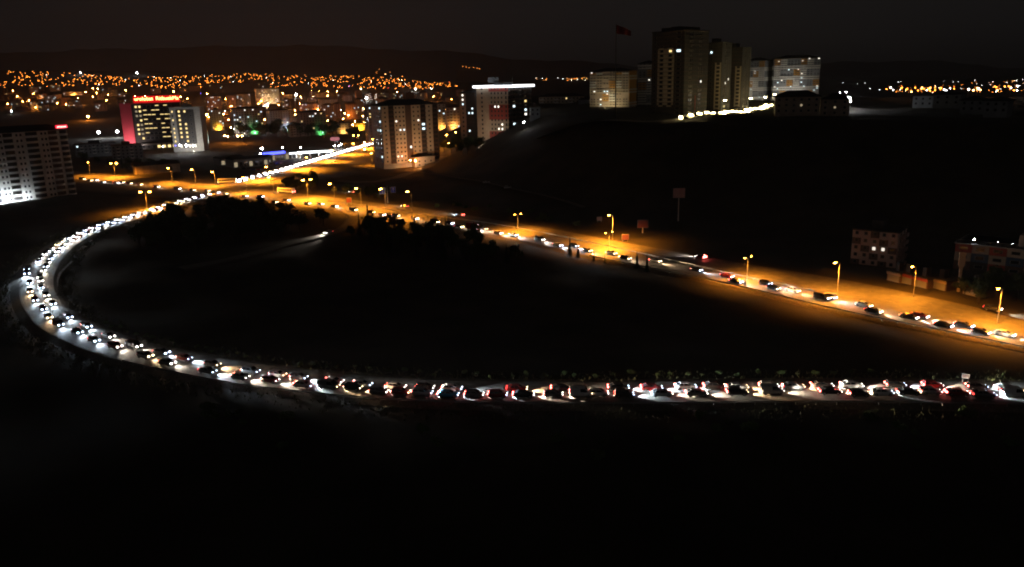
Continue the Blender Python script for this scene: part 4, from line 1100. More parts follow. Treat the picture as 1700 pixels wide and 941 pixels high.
# yellowish block behind the ridge and grey one
for (xl, xr, yt, Y, m, lab) in [(897, 968, 160, 820, m_cream, 'long cream block with warm windows peeking over the hill ridge'), (962, 990, 165, 800, m_greyw, 'small grey block between the cream ones on the ridge')]:
    x, z = at((xl + xr) / 2, yt, Y); w = (xr - xl) * Y / FPX
    B = Bld('apartment_block', lab, 'apartment block', x, Y, -6, w, 16); hh = z - B.base
    B.body(hh, m, 'hip', m_roofd, 3); n = int(w / 3.6); FH = 3.1
    for f in range(int(hh / FH)):
        for k in range(n): B.win('F', -w / 2 + w * (k + .5) / n, hh - (f + .55) * FH, 1.4, 1.4, lit(.05), .05)
        for k in range(0, n, 4): B.slab('F', -w / 2 + w * (k + .1) / n, -w / 2 + w * (k + 1.4) / n, hh - (f + .95) * FH, 1.0, m_white)

BLK_LIT = em('lit_window_soft', (1, .9, .75), 1.1)
# --- block with two lit windows and the chequered building
x, _ = at(1461, 430, 268)
B = Bld('apartment_block', 'small brown block with two white lit windows above the highway', 'apartment block', x, 270, -12, 14.5, 13, -.4)
_, zt = at(1461, 381, 268); FH = (zt + .4) / 5
B.body(zt + .4, mat('pale_pink_render', (.55, .4, .33), .9, .12, .25), 'flat', m_roofd)
for f in range(5):
    for k in range(5):
        u = -5.8 + k * 2.9
        if (f + k) % 3 == 0: B.panel('brown_panel', 'F', u - 1.4, u + 1.4, f * FH + .2, (f + 1) * FH - .1, m_brown, .08)
        B.win('F', u, f * FH + 1.6, 1.15, 1.2, BLK_LIT if (f == 2 and k in (2, 3)) else None, .1)
    B.slab('R', -4.5, -.5, f * FH + .1, 1.2, m_pink); B.slab('R', 1, 5, f * FH + .1, 1.2, m_pink)
    for u in (-2.5, 3): B.win('R', u, f * FH + 1.7, 1.6, 1.6)
x, zt = at(1704, 402, 240)
B = Bld('commercial_building', 'chequered red, white and blue building with a lit roof terrace', 'building', x, 246, -10, 29, 16, -.4)
hh = zt + .4
b = MB(); b.box(-14.5, 14.5, -8, 8, -3, hh - 1.6); B.part('wall', b, [m_dkgrey])
nc = 6; pal = [[m_brown, m_dkgrey, m_redw, m_brown, m_beige, m_redw], [m_beige, m_bluew, m_beige, m_bluew, m_redw, m_beige], [m_redw, m_beige, m_redw, m_beige, m_redw, m_bluew]]
ph_ = (hh - 4.5) / 3
for r in range(3):
    for k in range(nc):
        u0 = -14.5 + 29 * k / nc
        B.panel('cladding_panel', 'F', u0 + .05, u0 + 29 / nc - .05, 2.8 + r * ph_, 2.8 + (r + 1) * ph_ - .06, pal[r][k], .3)
        B.win('F', u0 + 29 / nc / 2, 2.8 + (r + .5) * ph_, 2.6, 1.1, None, .32)
b = MB()
for a_ in np.linspace(-14.4, 14.4, 22): b.tube((a_, -8.2, hh - 1.6), (a_, -8.2, hh - .5), .04, .04, 4)
b.tube((-14.4, -8.2, hh - .5), (14.4, -8.2, hh - .5), .05, .05, 4); b.tube((-14.4, -8.2, hh - 1.0), (14.4, -8.2, hh - 1.0), .03, .03, 4); b.box(-14.9, 14.9, -8.5, 8.4, hh - 1.95, hh - 1.6)
B.part('terrace_railing', b, [m_galv])
b = MB(); b.box(2, 14, -4, 6, hh - 1.6, hh + 1.8); B.part('penthouse', b, [m_beige])
lb = MB(); lb.ball((0, 0, 0), .16)
for u, s in ((-9.5, 1.2), (-3, .3), (1, .25), (5, .3)):
    o = ob('terrace_lamp', lb.mesh('terrace_lamp', [LAMPW]), B.root, (u, -7.6, hh - .2), 0, (s, s, s))
b = MB(); b.tube((9, 0, hh + 1.8), (9, 0, hh + 6.5), .08, .03); B.part('antenna', b, [m_galv])
# pylon sign next to it
X, Y = G(1591, 481)
r = empty('pylon_sign', (X, Y, gz(X, Y)), -.3); tag(r, 'tall pale pylon sign leaning over the roadside market', 'sign')
b = MB(); b.loft([[(-.35, -.3, 0), (.35, -.3, 0), (.35, .3, 0), (-.35, .3, 0)], [(-.4, -.3, 7.5), (.4, -.3, 7.5), (.4, .3, 7.5), (-.4, .3, 7.5)]]); ob('pole', b.mesh('pole', [m_cream]), r)
b = MB(); b.loft([[(-.45, -.35, 7.5), (.45, -.35, 7.5), (.45, .35, 7.5), (-.45, .35, 7.5)], [(-.85, -.4, 8.2), (.85, -.4, 8.2), (.85, .4, 8.2), (-.85, .4, 8.2)], [(-.85, -.4, 12.2), (.85, -.4, 12.2), (.85, .4, 12.2), (-.85, .4, 12.2)]]); ob('sign_board', b.mesh('sign_board', [m_cream]), r)
# low market sheds with coloured fascia
for i, (px, w, mm) in enumerate([((1492, 464), 5, m_beige), ((1510, 467), 6, m_redw), ((1537, 473), 5, m_redw), ((1566, 476), 6, m_beige), ((1622, 486), 6, m_redw)]):
    X, Y = G(*px)
    B = Bld('market_stall', f'low market shed with coloured fascia beside the highway, {nth(i + 1)} towards the chequered building', 'shed', X, Y, -38, w, 5, group='roadside market')
    B.body(2.9, m_brown, 'flat', m_roofd)
    B.panel('fascia', 'F', -w / 2, w / 2, 2.2, 3.2, mm, .3); B.panel('shutter', 'F', -w / 2 + .4, w / 2 - .4, .1, 2.1, m_greyw, .1)

# --- orange-lit shed by the highway
X, Y = G(250, 288)
B = Bld('warehouse', 'long low shed washed orange by the highway lamps', 'shed', X, Y + 12, 8, 33, 14, -.4)
b = MB(); b.box(-16.5, 16.5, -7, 7, -3, 6.5); B.part('wall', b, [m_cream])
b = MB(); b.loft([[(x, -7.5, 6.5), (x, -7.5, 6.8), (x, 0, 9), (x, 7.5, 6.8), (x, 7.5, 6.5)] for x in (-17, 17)]); B.part('roof', b, [m_roofd])
for k in range(7): B.panel('buttress', 'F', -15.5 + k * 5 - .2, -15.5 + k * 5 + .2, 0, 6.2, m_beige, .3)
ww = bpy.data.lights.new('wall_lamp', 'SPOT'); ww.energy = 5000; ww.color = SODG; ww.spot_size = R_(130); ww.spot_blend = 1
# --- generic town blocks
def block(xl, xr, yt, yb, m, roof, lab, yaw=0, p=.08, kinds=(0, 1, 2), Y=None, balc=True, name='apartment_block', group='town blocks', cat='apartment block'):
    if Y is None: X, Y = T((xl + xr) / 2, yb)
    else: X = at((xl + xr) / 2, yb, Y)[0]
    w = (xr - xl) * Y / FPX / (abs(math.cos(R_(yaw))) + .35 * abs(math.sin(R_(yaw))))
    B = Bld(name, lab, cat, X, Y, yaw, w, min(18, max(8, w * .7)), group=group)
    hh = max(5.0, at((xl + xr) / 2, yt, Y)[1] - B.base)
    B.body(hh, m, roof, random.choice([m_roof, m_roofd]), 2.6)
    n = max(2, int(w / 3.4)); FH = 3.1; fl = max(1, int(hh / FH)); dark = MB(); bal = MB(); dd = B.d / 2
    for f in range(fl):
        z = hh - (f + .55) * FH
        for k in range(n):
            u = -w / 2 + w * (k + .5) / n
            if random.random() < p: B.win('F', u, z, 1.7, 1.5, LW[random.choice(kinds)], .06)
            else: dark.box(u - .65, u + .65, -dd - .04, -dd + .02, z - .7, z + .7)
            if balc and k % 3 == 1: bal.box(u - 1.6, u + 1.6, -dd - 1.2, -dd - .05, z - 1.5, z - .65)
        for s in (-1, 1):
            for k in range(2): dark.box(s * w / 2 - .03 if s > 0 else -w / 2 - .04, w / 2 + .04 if s > 0 else -w / 2 + .03, -dd * .5 + k * dd - .6, -dd * .5 + k * dd + .6, z - .7, z + .7)
    B.part('unlit_windows', dark, [m_pane], kind='stuff')
    if bal.v: B.part('balcony_fronts', bal, [m_white if random.random() < .4 else m], kind='stuff')
    return B
HB = [(352, 372, 182, 216, m_cream, 'flat', 'banded yellowish block beside the hospital wing, lit amber at its foot', 10), (388, 437, 180, 222, m_beige, 'hip', 'broad block washed green at one corner', 12),
      (447, 487, 183, 217, m_greyw, 'hip', 'block with its lower corner washed bluish white', 16), (498, 541, 186, 224, m_pink, 'hip', 'block with a bright pair of top windows and green light at its foot', 12),
      (575, 594, 172, 197, m_pink, 'hip', 'pale pink block with a pointed roof behind the pylon sign', 4), (591, 604, 165, 196, m_cream, 'hip', 'slim cream block beside the pale pink one', 2),
      (426, 464, 147, 172, m_cream, 'flat', 'large cream block above the glowing curved street', 8), (346, 368, 160, 186, m_pink, 'hip', 'pinkish block behind the hospital wing, taller one', 5),
      (378, 392, 158, 180, m_pink, 'hip', 'small pinkish block behind the green-washed one', 6), (392, 416, 156, 178, m_greyw, 'hip', 'grey block beside the glowing curved street', 6),
      (530, 560, 165, 180, m_cream, 'flat', 'long low cream block under the hillside lights', 3), (555, 566, 172, 196, m_pink, 'hip', 'pink block with white windows in the middle of the town', -8),
      (536, 556, 174, 200, m_beige, 'hip', 'beige block with white windows beside the pink one', -6), (470, 492, 165, 185, m_brown, 'hip', 'brown block with bright lower windows past the curved street', 4),
      (500, 530, 172, 188, m_pink, 'hip', 'wide pinkish block behind the middle of the town', 0), (610, 634, 176, 238, m_brown, 'hip', 'dark brown block tucked behind the cream apartment block', 25),
      (728, 741, 172, 214, m_beige, 'hip', 'slim beige block lit orange between the two towers', 0), (741, 764, 178, 214, m_pink, 'hip', 'block lit orange beside the slim dark tower', 5),
      (480, 512, 208, 226, m_conc, 'flat', 'low grey hall in front of the dark tree belt', 14), (556, 582, 204, 222, m_cream, 'flat', 'low cream hall with an open court', 8),
      (590, 606, 204, 216, m_cream, 'flat', 'low hall glowing amber beside the cream court', 4), (330, 346, 216, 238, m_white, 'flat', 'white annexe with a floodlit wall beside the hospital wing', 6),
      (190, 236, 240, 262, m_greyw, 'flat', 'long grey hall below the hospital', 0), (130, 190, 238, 258, m_greyw, 'flat', 'dim long hall behind the wavy balcony block', 4),
      (108, 136, 152, 158, m_cream, 'flat', 'distant low block lit orange under the hillside', 0), (345, 440, 138, 152, m_roofd, 'hip', 'long dark roofed hall under the hillside lights', 5), (880, 896, 178, 196, m_greyw, 'flat', 'small pale block with white windows beside the banded tower', 4)]
BL_ = {}
for i, (xl, xr, yt, yb, m, rf, lab, yaw) in enumerate(HB):
    BL_[i] = block(xl, xr, yt, yb, m, rf, lab, yaw, p=.1 if i not in (18, 19, 20, 22, 23, 25) else .02)
def spot_wash(B, col, e, u, label=None, dist=6):
    d = bpy.data.lights.new('wall_wash', 'SPOT'); d.energy = e; d.color = col; d.spot_size = R_(120); d.spot_blend = 1; d.shadow_soft_size = .4
    c, s_ = math.cos(B.root.rotation_euler.z), math.sin(B.root.rotation_euler.z)
    v = -B.d / 2 - dist
    X, Y = B.root.location.x + c * u - s_ * v, B.root.location.y + s_ * u + c * v
    r = empty('wall_washer', (X, Y, gz(X, Y)), B.root.rotation_euler.z); tag(r, label, 'floodlight', 'wall washers in the town')
    b = MB(); b.box(-.5, .5, -.3, .3, .3, .9); b.tube((0, 0, 0), (0, 0, .3), .1, .1); ob('housing', b.mesh('housing', [m_dkgrey]), r)
    b = MB(); b.box(-.45, .45, .31, .34, .35, .85); ob('lens', b.mesh('lens', [em('wash_lens', col, 20)]), r)
    o = ob('wash_beam', d, r, (0, .5, .7)); o.rotation_euler = (R_(118), 0, 0)
spot_wash(HOSP, (1, .8, .75), 42000, -27, 'floodlight before the crimson hospital wall', 22)
spot_wash(HOSPW, (1, .9, .75), 20000, 8, 'floodlight before the pale hospital wing', 24)
spot_wash(CREAM, (1, .72, .42), 26000, -2, 'warm floodlight on the street before the cream apartment block', 26)
spot_wash(BAND, (1, .8, .6), 9000, 2, 'warm floodlight before the tower with red panels', 24)
spot_wash(STRB, (1, .93, .8), 15000, -6, 'added white floodlight before the broad hill tower', 24)  # added so the balcony bands show; stands in for diffuse street light
spot_wash(STRA, (1, .9, .7), 7000, 0, 'added white floodlight before the grey hill tower', 22)  # added light for the tower front, in place of glow from the street
spot_wash(STRC, (1, .85, .5), 12000, 2, 'warm floodlight before the cream hill block', 18)
spot_wash(BL_[1], (.1, 1, .25), 30000, 8, 'green floodlight at the foot of the broad block')
spot_wash(BL_[2], (.65, .8, 1), 30000, 6, 'bluish floodlight at the foot of the grey block')
spot_wash(BL_[0], (1, .55, .05), 30000, 0, 'amber floodlight at the foot of the banded block')
spot_wash(BL_[3], (.1, 1, .25), 9000, 9, 'green floodlight below the block with bright top windows')
spot_wash(BL_[20], (1, .5, .03), 40000, 0, 'amber floodlight before the low glowing hall')
spot_wash(BL_[19], (1, .55, .15), 12000, 0, 'amber floodlight before the cream court')
spot_wash(BL_[21], (.6, 1, .95), 16000, 0, 'pale green floodlight at the white annexe')
spot_wash(BL_[16], (1, .5, .1), 20000, 0, 'amber floodlight behind the cream apartment block, nearer one')
spot_wash(BL_[17], (1, .5, .1), 20000, 0, 'amber floodlight beside the slim dark tower')
spot_wash(BL_[6], (1, .75, .4), 120000, 0, 'warm floodlight below the large cream block', 22)
spot_wash(BL_[24], (1, .4, .08), 60000, 0, 'orange floodlight before the distant low block')
k = 0
for i in range(420):
    x = random.uniform(300, 770) if random.random() < .75 else random.uniform(0, 300); y = random.uniform(156, 216) if x > 330 else random.uniform(150, 185)
    X, Y = T(x, y)
    if Y > 2600 or any(abs(x - (a[0] + a[1]) / 2) < (a[1] - a[0]) / 2 + 5 and abs(y - a[3]) < 14 for a in HB) or (205 < x < 350 and y > 160): continue
    if road_dist(np.array([X]), np.array([Y]))[0] < 30: continue
    w = random.uniform(14, 28) * FPX / Y / 2; hpx = random.uniform(8, 20) * FPX / Y
    if k > 105: break
    k += 1
    block(x - w, x + w, y - hpx, y, random.choice([m_beige, m_pink, m_greyw, m_cream, m_brown]), random.choice(['hip', 'hip', 'flat']), 'dim town block with a few lit windows among the street lamps', random.uniform(-20, 20), p=.05, group='dim town blocks')

# --- filling station, shops and the bright strip
X, Y = G(523, 262)
r = empty('filling_station', (X, Y, -.3), .32); tag(r, 'filling station with a glaring white canopy edge beside the avenue', 'filling station')
b = MB(); b.box(-15, 15, -6, 6, 5.6, 6.6); ob('canopy', b.mesh('canopy', [m_white]), r)
b = MB(); b.box(-15.2, 15.2, -6.25, -6.02, 5.5, 6.9); ob('lit_fascia', b.mesh('lit_fascia', [em('white_fascia', (.92, .95, 1), 7)]), r)
b = MB(); b.box(15.02, 15.25, -6, 6, 5.5, 6.9); ob('lit_fascia', b.mesh('lit_fascia', [em('amber_fascia', (1, .6, .2), 4)]), r)
for sx in (-11, -4, 4, 11):
    for sy in (-3.5, 3.5):
        b = MB(); b.tube((sx, sy, 0), (sx, sy, 5.6), .25, .25, 8); ob('column', b.mesh('column', [m_white]), r)
    b = MB(); b.box(sx - .5, sx + .5, -.4, .4, .2, 1.9); b.box(sx - 1.3, sx + 1.3, -.8, .8, 0, .2); ob('fuel_pump', b.mesh('fuel_pump', [m_redw]), r)
    d = bpy.data.lights.get('canopy_light') or bpy.data.lights.new('canopy_light', 'SPOT'); d.energy = 9000; d.color = (.95, .96, 1); d.spot_size = R_(165); d.shadow_soft_size = .6
    ob('canopy_light', d, r, (sx, 0, 5.5))
X, Y = G(558, 258)
r = empty('pylon_sign', (X, Y, -.3), .1); tag(r, 'pink oval pylon sign on a white pole beside the filling station', 'sign')
b = MB(); b.tube((0, 0, 0), (0, 0, 14), .35, .3, 8); ob('pole', b.mesh('pole', [m_white]), r)
b = MB(); n = 16; b.loft([[(4.2 * math.copysign(abs(math.cos(a)) ** .5, math.cos(a)), y, 15.5 + 1.6 * math.copysign(abs(math.sin(a)) ** .5, math.sin(a))) for a in [2 * pi * k / n for k in range(n)]] for y in (-.4, .4)])
ob('sign_board', b.mesh('sign_board', [em('pink_sign', (1, .35, .38), .45)]), r)
for i, (px, w, hh, mm, lab) in enumerate([((415, 275), 34, 7, m_greyw, 'low showroom with a curved dark roof by the avenue'), ((452, 266), 26, 8, m_greyw, 'low shop with a blue lit fascia by the avenue'), ((475, 263), 22, 6, m_white, 'white lit shop between the blue one and the filling station'), ((380, 272), 20, 6, m_greyw, 'dim low workshop furthest from the filling station')]):
    X, Y = G(*px); B = Bld('shop', lab, 'shop', X, Y, 22, w, 16, -.4)
    b = MB(); b.box(-w / 2, w / 2, -8, 8, -2, hh); B.part('wall', b, [mm])
    b = MB(); b.loft([[(x, -8.6 + 17.2 * k / 6, hh + (1.8 if i in (0, 3) else .3) * math.sin(pi * k / 6)) for k in range(7)] + [(x, 8.6, hh - .1), (x, -8.6, hh - .1)] for x in (-w / 2 - .4, w / 2 + .4)]); B.part('roof', b, [m_roofd])
    nw = int(w / 4)
    for k in range(nw): B.win('F', -w / 2 + w * (k + .5) / nw, hh * .42, 3.2, hh * .6, LW[3] if (i + k) % 3 == 0 else None, .05)
    if i == 1: B.panel('lit_fascia', 'F', -w / 2 + 2, w / 2 - 4, hh - 1.6, hh + .4, em('blue_fascia', (.06, .08, 1), 5), .4)
    if i == 2: B.panel('lit_fascia', 'F', -w / 2, w / 2, hh - 1.0, hh, em('white_shop_fascia', (.9, .95, 1), 5), .4)
for i, px in enumerate([(434, 272), (470, 256), (466, 261), (475, 262), (484, 261), (560, 246), (563, 250), (567, 247), (556, 250), (500, 252), (470, 264)]):
    X, Y = G(*px)
    street_lamp(None, [9, 7, 4, 4, 4, 9, 5, 5, 5, 5, 4][i], [(-1.3, .8)], f'white lamp on the shop forecourts beside the avenue, {nth(i + 1)} of them', 9000, (.95, .96, 1.0), LAMPW, (X, Y), 3.0)
n = 0
for i in range(60):
    px = (random.uniform(395, 500), random.uniform(268, 282)); X, Y = G(*px)
    if n >= 16 or road_dist(np.array([X]), np.array([Y]))[0] < 14: continue
    n += 1; kk, pp = pick(i)
    make_car(kk, pp, (X, Y, gz(X, Y) + .05), random.choice([.4, .4 + pi]) + random.uniform(-.1, .1), 'parked car without lights on the shop forecourts beside the avenue', 'van' if kk == 'van' else 'car', 'cars parked at the shops', full=False, lights=False, tails=False, name='parked_car')
# the glowing curved street in the town
cp = crom([T(*p) for p in [(432, 184), (440, 176), (450, 171), (462, 169), (470, 170)]], 6)
draped('street', cp, 7, m_asphalt_old, .6, 'short curved street glowing white with cars far in the town')
q = resample(cp, 16)
for i in range(1, 15):
    make_car(*pick(i), (q[i][0], q[i][1], gz(*q[i]) + .8), heading(cp, q[i][0], q[i][1], True), f'car with dazzling white headlights, {nth(i)} up the curved street in the town', 'car', 'cars on the glowing curved street', full=False, tails=False, tone=1, hs=4.0)

# ------------------------------------------------------------------ signs, billboards, flag
def billboard(px, w, h, zb, label, m, yaw=0, legs=1, cat='billboard'):
    X, Y = T(*px); r = empty('billboard', (X, Y, gz(X, Y)), math.atan2(-X, Y) + R_(yaw)); tag(r, label, cat)
    for s in ([0] if legs == 1 else [-w * .35, w * .35]):
        b = MB(); b.tube((s, .15, 0), (s, .15, zb + .4), .28 if legs == 1 else .1, .22 if legs == 1 else .08, 8); ob('pole', b.mesh('pole', [m_white]), r)
    b = MB(); b.box(-w / 2, w / 2, -.2, .25, zb, zb + h); ob('board', b.mesh('board', [m_galv]), r)
    b = MB(); b.box(-w / 2 + .12, w / 2 - .12, -.24, -.2, zb + .12, zb + h - .12); ob('poster', b.mesh('poster', [m]), r)
    return r
m_post = mat('faded_pink_poster', (.5, .3, .3), .7, 0, .5, col2=(.6, .42, .4)); m_post2 = mat('red_poster', (.2, .035, .025), .7, 0, .6, col2=(.26, .07, .05))
billboard((1126, 366), 5.4, 4.4, 10.5, 'tall single-pole billboard with a faded pink poster on the hillside', m_post, 12)
billboard((1067, 386), 4.6, 3.4, 2.3, 'low red billboard on a short post beside the highway', m_post2, 10)
billboard((1038, 399), 2.9, 2.4, .5, 'small orange-lit panel on the grass nearest the far carriageway', mat('orange_poster', (.26, .09, .05), .7, .1), 15, 2)
billboard((995, 368), 2.4, 1.8, .6, 'small pale panel standing on the dark lower hillside', m_post, 8, 2)
billboard((580, 341), 3.0, 2.8, 1.4, 'small red and white sign board on the highway verge', m_post2, 0, 2, 'sign')
billboard((1602, 637), 1.5, 1.0, 1.4, 'small two-legged road sign behind the lower road', m_brown, 0, 2, 'road sign')
X, Y = G(644, 336)
r = empty('road_sign', (X, Y, -.2), .1); tag(r, 'tall mast with two blue direction signs over the highway', 'road sign')
b = MB(); b.tube((0, 0, 0), (0, 0, 9.5), .2, .14, 8); ob('pole', b.mesh('pole', [m_galv]), r)
b = MB(); b.tube((-4, 0, 6.6), (4, 0, 6.6), .1, .1, 6); ob('arm', b.mesh('arm', [m_galv]), r)
m_blue = mat('blue_sign_face', (.01, .04, .35), .5, 0)
for x0, x1, z0, z1 in ((-4.2, -1.0, 5.0, 8.6), (2.0, 4.8, 5.6, 8.8)):
    b = MB(); b.box(x0, x1, -.35, -.25, z0, z1); s = ob('sign_face', b.mesh('sign_face', [m_white]), r)
    b = MB(); b.box(x0 + .12, x1 - .12, -.38, -.35, z0 + .12, z1 - .12); ob('sign_panel', b.mesh('sign_panel', [m_blue]), s)
    b = MB(); b.box((x0 + x1) / 2 - .1, (x0 + x1) / 2 + .1, -.4, -.38, z0 + .5, z1 - 1.0); b.loft([[((x0 + x1) / 2 - .5, y, z1 - 1.2), ((x0 + x1) / 2 + .5, y, z1 - 1.2), ((x0 + x1) / 2, y, z1 - .4)] for y in (-.4, -.38)]); ob('arrow', b.mesh('arrow', [m_white]), s)
Yf = 500; X, Zt = at(1023, 41, Yf)
z0 = gz(X, Yf)
r = empty('flagpole', (X, Yf, z0)); tag(r, 'tall hilltop flagpole flying a red flag', 'flagpole')
b = MB(); b.tube((0, 0, -.5), (0, 0, Zt - z0 + .4), .42, .2, 8); ob('pole', b.mesh('pole', [m_dkgrey]), r)
b = MB(); n = 10; H = Zt - z0
b.loft([[(9.0 * i / n, .8 * math.sin(i * .9) + o_, H - z - 3.0 * (i / n) ** 1.3 * (.9 if z == 0 else .2) - 1.0 * i / n) for o_, z in ((0, 0), (0, 5.0), (.04, 5.0), (.04, 0))] for i in range(n + 1)])
ob('flag', b.mesh('flag', [mat('red_flag', (.12, .008, .012), .8, .1)]), r)

# ------------------------------------------------------------------ vegetation
def leaf_cards(mb, c, rad, n, s, flat=1.0):
    for _ in range(n):
        d = Vector((random.gauss(0, 1), random.gauss(0, 1), random.gauss(0, 1))).normalized() * (random.random() ** .45)
        p = Vector((c[0] + d.x * rad[0], c[1] + d.y * rad[1], c[2] + d.z * rad[2]))
        a = Vector((random.gauss(0, 1), random.gauss(0, 1), random.gauss(0, .7))).normalized(); b_ = a.orthogonal().normalized()
        q = s * random.uniform(.6, 1.3); k = len(mb.v)
        mb.v += [tuple(p + a * q), tuple(p + b_ * q * .6), tuple(p - a * q), tuple(p - b_ * q * .6)]; mb.f.append((k, k + 1, k + 2, k + 3)); mb.m.append(0)
BRO = []
for i in range(5):
    t = MB(); hh = random.uniform(2.0, 3.0); t.tube((0, 0, -.6), (.1, 0, hh), .22, .14, 6)
    cr_ = MB(); cl = []
    for k in range(8):
        a = k * 2.4; rr = random.uniform(.6, 1.9); c = (math.cos(a) * rr, math.sin(a) * rr, hh + random.uniform(.3, 3.6))
        t.tube((.1, 0, hh - .3), c, .09, .03, 4); leaf_cards(cr_, c, (1.5, 1.5, 1.1), 75, .34)
    BRO.append((t.mesh('trunk', [m_bark]), cr_.mesh('crown', [m_leaf])))
CON = []
for i in range(3):
    t = MB(); t.tube((0, 0, -.6), (0, 0, 8.2), .18, .03, 6); c = MB()
    for lv in range(13):
        z = .7 + lv * .6; rr = (8.6 - z) * .26
        for k in range(9):
            a = k * .7 + lv * 1.1 + random.uniform(-.2, .2)
            p0 = Vector((0, 0, z + .2)); p1 = Vector((math.cos(a) * rr, math.sin(a) * rr, z - .35 - random.uniform(0, .2))); sd = Vector((-math.sin(a), math.cos(a), 0)) * (.14 + rr * .22)
            m_ = p0.lerp(p1, .55); kk = len(c.v); c.v += [tuple(p0), tuple(m_ + sd), tuple(p1), tuple(m_ - sd)]; c.f.append((kk, kk + 1, kk + 2, kk + 3)); c.m.append(0)
    leaf_cards(c, (0, 0, 8.3), (.12, .12, .5), 14, .2)
    CON.append((t.mesh('trunk', [m_bark]), c.mesh('crown', [m_needle])))
SHR = []
for i in range(4):
    s = MB(); 
    for k in range(5): s.tube((0, 0, -.5), (random.uniform(-.7, .7), random.uniform(-.7, .7), random.uniform(.7, 1.2)), .04, .02, 4)
    f = MB()
    for k in range(5): leaf_cards(f, (random.uniform(-.8, .8), random.uniform(-.8, .8), random.uniform(.5, 1.1)), (.75, .75, .6), 55, .2)
    SHR.append((s.mesh('stems', [m_bark]), f.mesh('foliage', [m_leaf2])))
def tree(x, y, kind, sc, label, group, name=None, z=None):
    lib = {'b': BRO, 'c': CON, 's': SHR}[kind]; t, c = random.choice(lib)
    r = empty(name or {'b': 'tree', 'c': 'conifer', 's': 'shrub'}[kind], (x, y, (gz(x, y) if z is None else z)), random.uniform(0, 6.28)); r.scale = (sc, sc, sc * random.uniform(.9, 1.15))
    tag(r, label, 'shrub' if kind == 's' else 'tree', group)
    ob('stems' if kind == 's' else 'trunk', t, r); ob('foliage' if kind == 's' else 'crown', c, r)
def inside(poly, x, y):
    c = False; j = len(poly) - 1
    for i in range(len(poly)):
        if (poly[i][1] > y) != (poly[j][1] > y) and x < (poly[j][0] - poly[i][0]) * (y - poly[i][1]) / (poly[j][1] - poly[i][1]) + poly[i][0]: c = not c
        j = i
    return c
used_xy = []
def wood(poly, n, label, group, kind='b', sc=(1.0, 1.6), gap=3.2, clear=9.0):
    xs, ys = [p[0] for p in poly], [p[1] for p in poly]; k = 0; tries = 0
    while k < n and tries < 6000:
        tries += 1
        x, y = random.uniform(min(xs), max(xs)), random.uniform(min(ys), max(ys))
        if not inside(poly, x, y): continue
        X, Y = T(x, y)
        if math.sqrt(float(((RPTS - (X, Y)) ** 2).sum(1).min())) < clear or any((X - a) ** 2 + (Y - b_) ** 2 < gap * gap for a, b_ in used_xy): continue
        used_xy.append((X, Y)); k += 1
        tree(X, Y, kind if kind != 'm' else random.choice('bbbc'), random.uniform(*sc), label, group)
wood([(215, 405), (260, 378), (320, 356), (400, 350), (480, 358), (530, 364), (540, 378), (480, 392), (380, 405), (250, 425)], 95, 'dark leafy tree in the wood between the bend and the ramp', 'wood between the bend and the ramp', gap=3.6)
wood([(585, 380), (640, 376), (700, 385), (770, 404), (830, 418), (860, 440), (700, 430), (600, 415), (570, 400)], 62, 'dark tree in the wood between the ramp and the highway queue', 'wood beside the highway queue', 'm', (.8, 1.3), 3.6)
wood([(470, 306), (520, 296), (532, 305), (520, 318), (450, 314)], 22, 'dark tree in the grove between the avenue and the highway', 'grove beside the avenue', sc=(.7, 1.1), gap=3.4, clear=6)
wood([(540, 318), (570, 322), (640, 330), (610, 338), (545, 332)], 10, 'low tree on the slope above the blue road signs', 'trees above the highway', sc=(.7, 1.1))
wood([(380, 232), (480, 228), (560, 232), (600, 232), (596, 226), (470, 218), (380, 224)], 34, 'dark tree in the belt behind the shops and filling station', 'tree belt in the town', sc=(1.8, 2.6), gap=6, clear=14)
wood([(130, 262), (280, 282), (285, 290), (200, 284), (130, 270)], 20, 'dark tree before the orange-lit shed and the grey halls', 'trees along the highway verge', 'm', (.9, 1.4), 5, 8)
wood([(1540, 488), (1640, 505), (1700, 500), (1700, 480), (1640, 470)], 12, 'dim tree in front of the chequered building', 'trees at the chequered building', sc=(.7, 1.1), clear=7)
wood([(735, 245), (765, 240), (800, 250), (770, 262), (730, 262)], 10, 'tree glowing orange behind the cream apartment block', 'trees behind the cream block', sc=(1.2, 1.8), gap=5)
wood([(720, 345), (860, 360), (980, 380), (960, 372), (850, 345), (740, 335)], 16, 'dark shrub on the hillside above the far carriageway', 'hillside shrubs', 's', (1, 1.8), 4, 6)
for i, (px, h) in enumerate([((946, 424), .85), ((960, 426), .6), ((1057, 444), .8), ((1074, 450), .7), ((620, 374), 1.0), ((1237, 474), .36), ((986, 432), .4), ((1004, 436), .38)]):
    X, Y = G(*px)
    tree(X, Y, 'c', h, ['pointed dark conifer on the near highway verge, taller of the first pair', 'pointed dark conifer on the near highway verge, shorter of the first pair', 'pointed dark conifer on the near highway verge, taller of the second pair',
                        'pointed dark conifer on the near highway verge, shorter of the second pair', 'pointed dark conifer standing above the wood by the ramp', 'tiny conifer at the road edge beside the queue', 'knee-high conifer between the two pairs, first one', 'knee-high conifer between the two pairs, second one'][i], 'conifers on the verge')
side = offset(loop_path, LW_ + 3.6)
cum = np.concatenate([[0], np.cumsum(np.linalg.norm(np.diff(side, axis=0), axis=1))])
ia = int(np.argmin(np.hypot(side[:, 0] + 118, side[:, 1] - 220))); s = cum[ia]
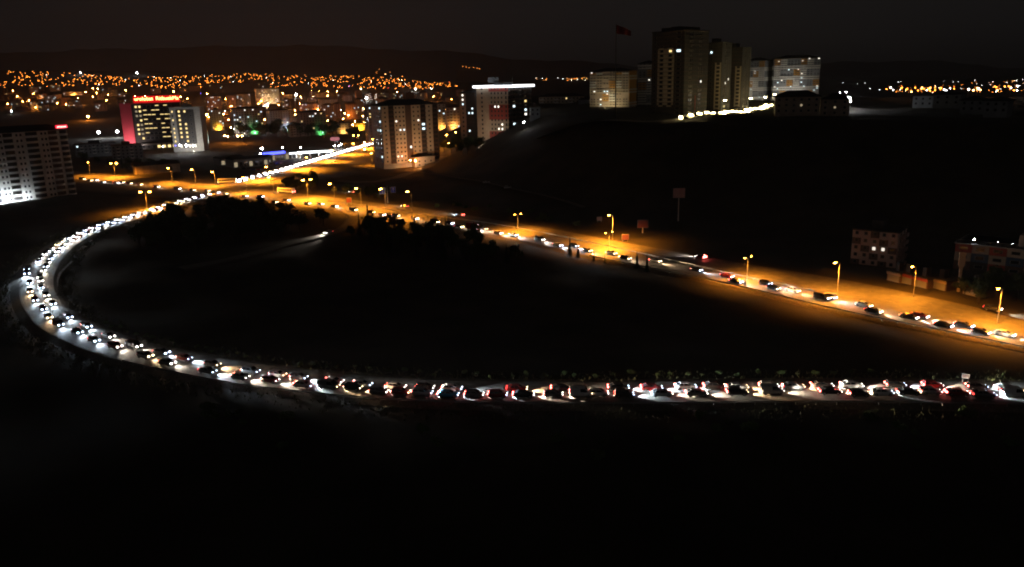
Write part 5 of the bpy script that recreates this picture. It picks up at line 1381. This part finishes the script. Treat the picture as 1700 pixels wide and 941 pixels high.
while s < cum[-1] - 60:
    X, Y = np.interp(s, cum, side[:, 0]), np.interp(s, cum, side[:, 1]); dense = X > 5
    tree(X + random.uniform(-.5, .5), Y + random.uniform(-.3, 2.2), 's', random.uniform(.35, .7), 'green shrub lit by headlights along the far edge of the lower road', 'shrubs along the lower road')
    s += random.uniform(2.2, 5.0)
for i in range(26):
    X = random.uniform(-75, 110); Y = (150 if X > -25 else 150 + (-25 - X) * .42) - random.uniform(5, 24)
    tree(X, Y, 's', random.uniform(.6, 1.3), 'barely lit shrub in the dark foreground slope below the guard rail', 'shrubs below the guard rail')
# grass along the lower road (uncountable)
mb = MB()
for lo, hi, n, off0 in ((LW_ + 1.2, LW_ + 7, 5200, 1), (6.8 + 1.6, 6.8 + 8, 4200, -1)):
    P = resample(loop_path, 900); tt = tang(P); nn = np.stack([-tt[:, 1], tt[:, 0]], 1)
    for _ in range(n):
        i = random.randrange(60, 880); d = lo + (hi - lo) * random.random() ** 1.8
        x, y = P[i] + nn[i] * d * off0 + (random.uniform(-1, 1), random.uniform(-1, 1)); z = -.42
        hh = random.uniform(.25, .75); a = random.uniform(0, 6.28); w = random.uniform(.08, .2); k = len(mb.v)
        mb.v += [(x - math.cos(a) * w, y - math.sin(a) * w, z), (x + math.cos(a) * w, y + math.sin(a) * w, z), (x + random.uniform(-.2, .2), y + random.uniform(-.2, .2), z + hh)]
        mb.f.append((k, k + 1, k + 2)); mb.m.append(0)
tag(ob('roadside_grass', mb.mesh('roadside_grass', [m_grass])), 'rough grass growing along both edges of the slip road', 'grass', kind='stuff')

# ------------------------------------------------------------------ night haze
b = MB(); b.box(-14000, 14000, -600, 13000, -62, 1100)
hz = bpy.data.materials.new('haze'); hz.use_nodes = True; n = hz.node_tree.nodes; n.clear()
pv = n.new('ShaderNodeVolumePrincipled'); pv.inputs['Color'].default_value = (.85, .82, .82, 1); pv.inputs['Density'].default_value = 6e-5; pv.inputs['Anisotropy'].default_value = .3
mo = n.new('ShaderNodeOutputMaterial'); hz.node_tree.links.new(pv.outputs[0], mo.inputs['Volume'])
tag(ob('haze', b.mesh('haze', [hz])), 'thin night haze over the town', 'haze', kind='stuff')
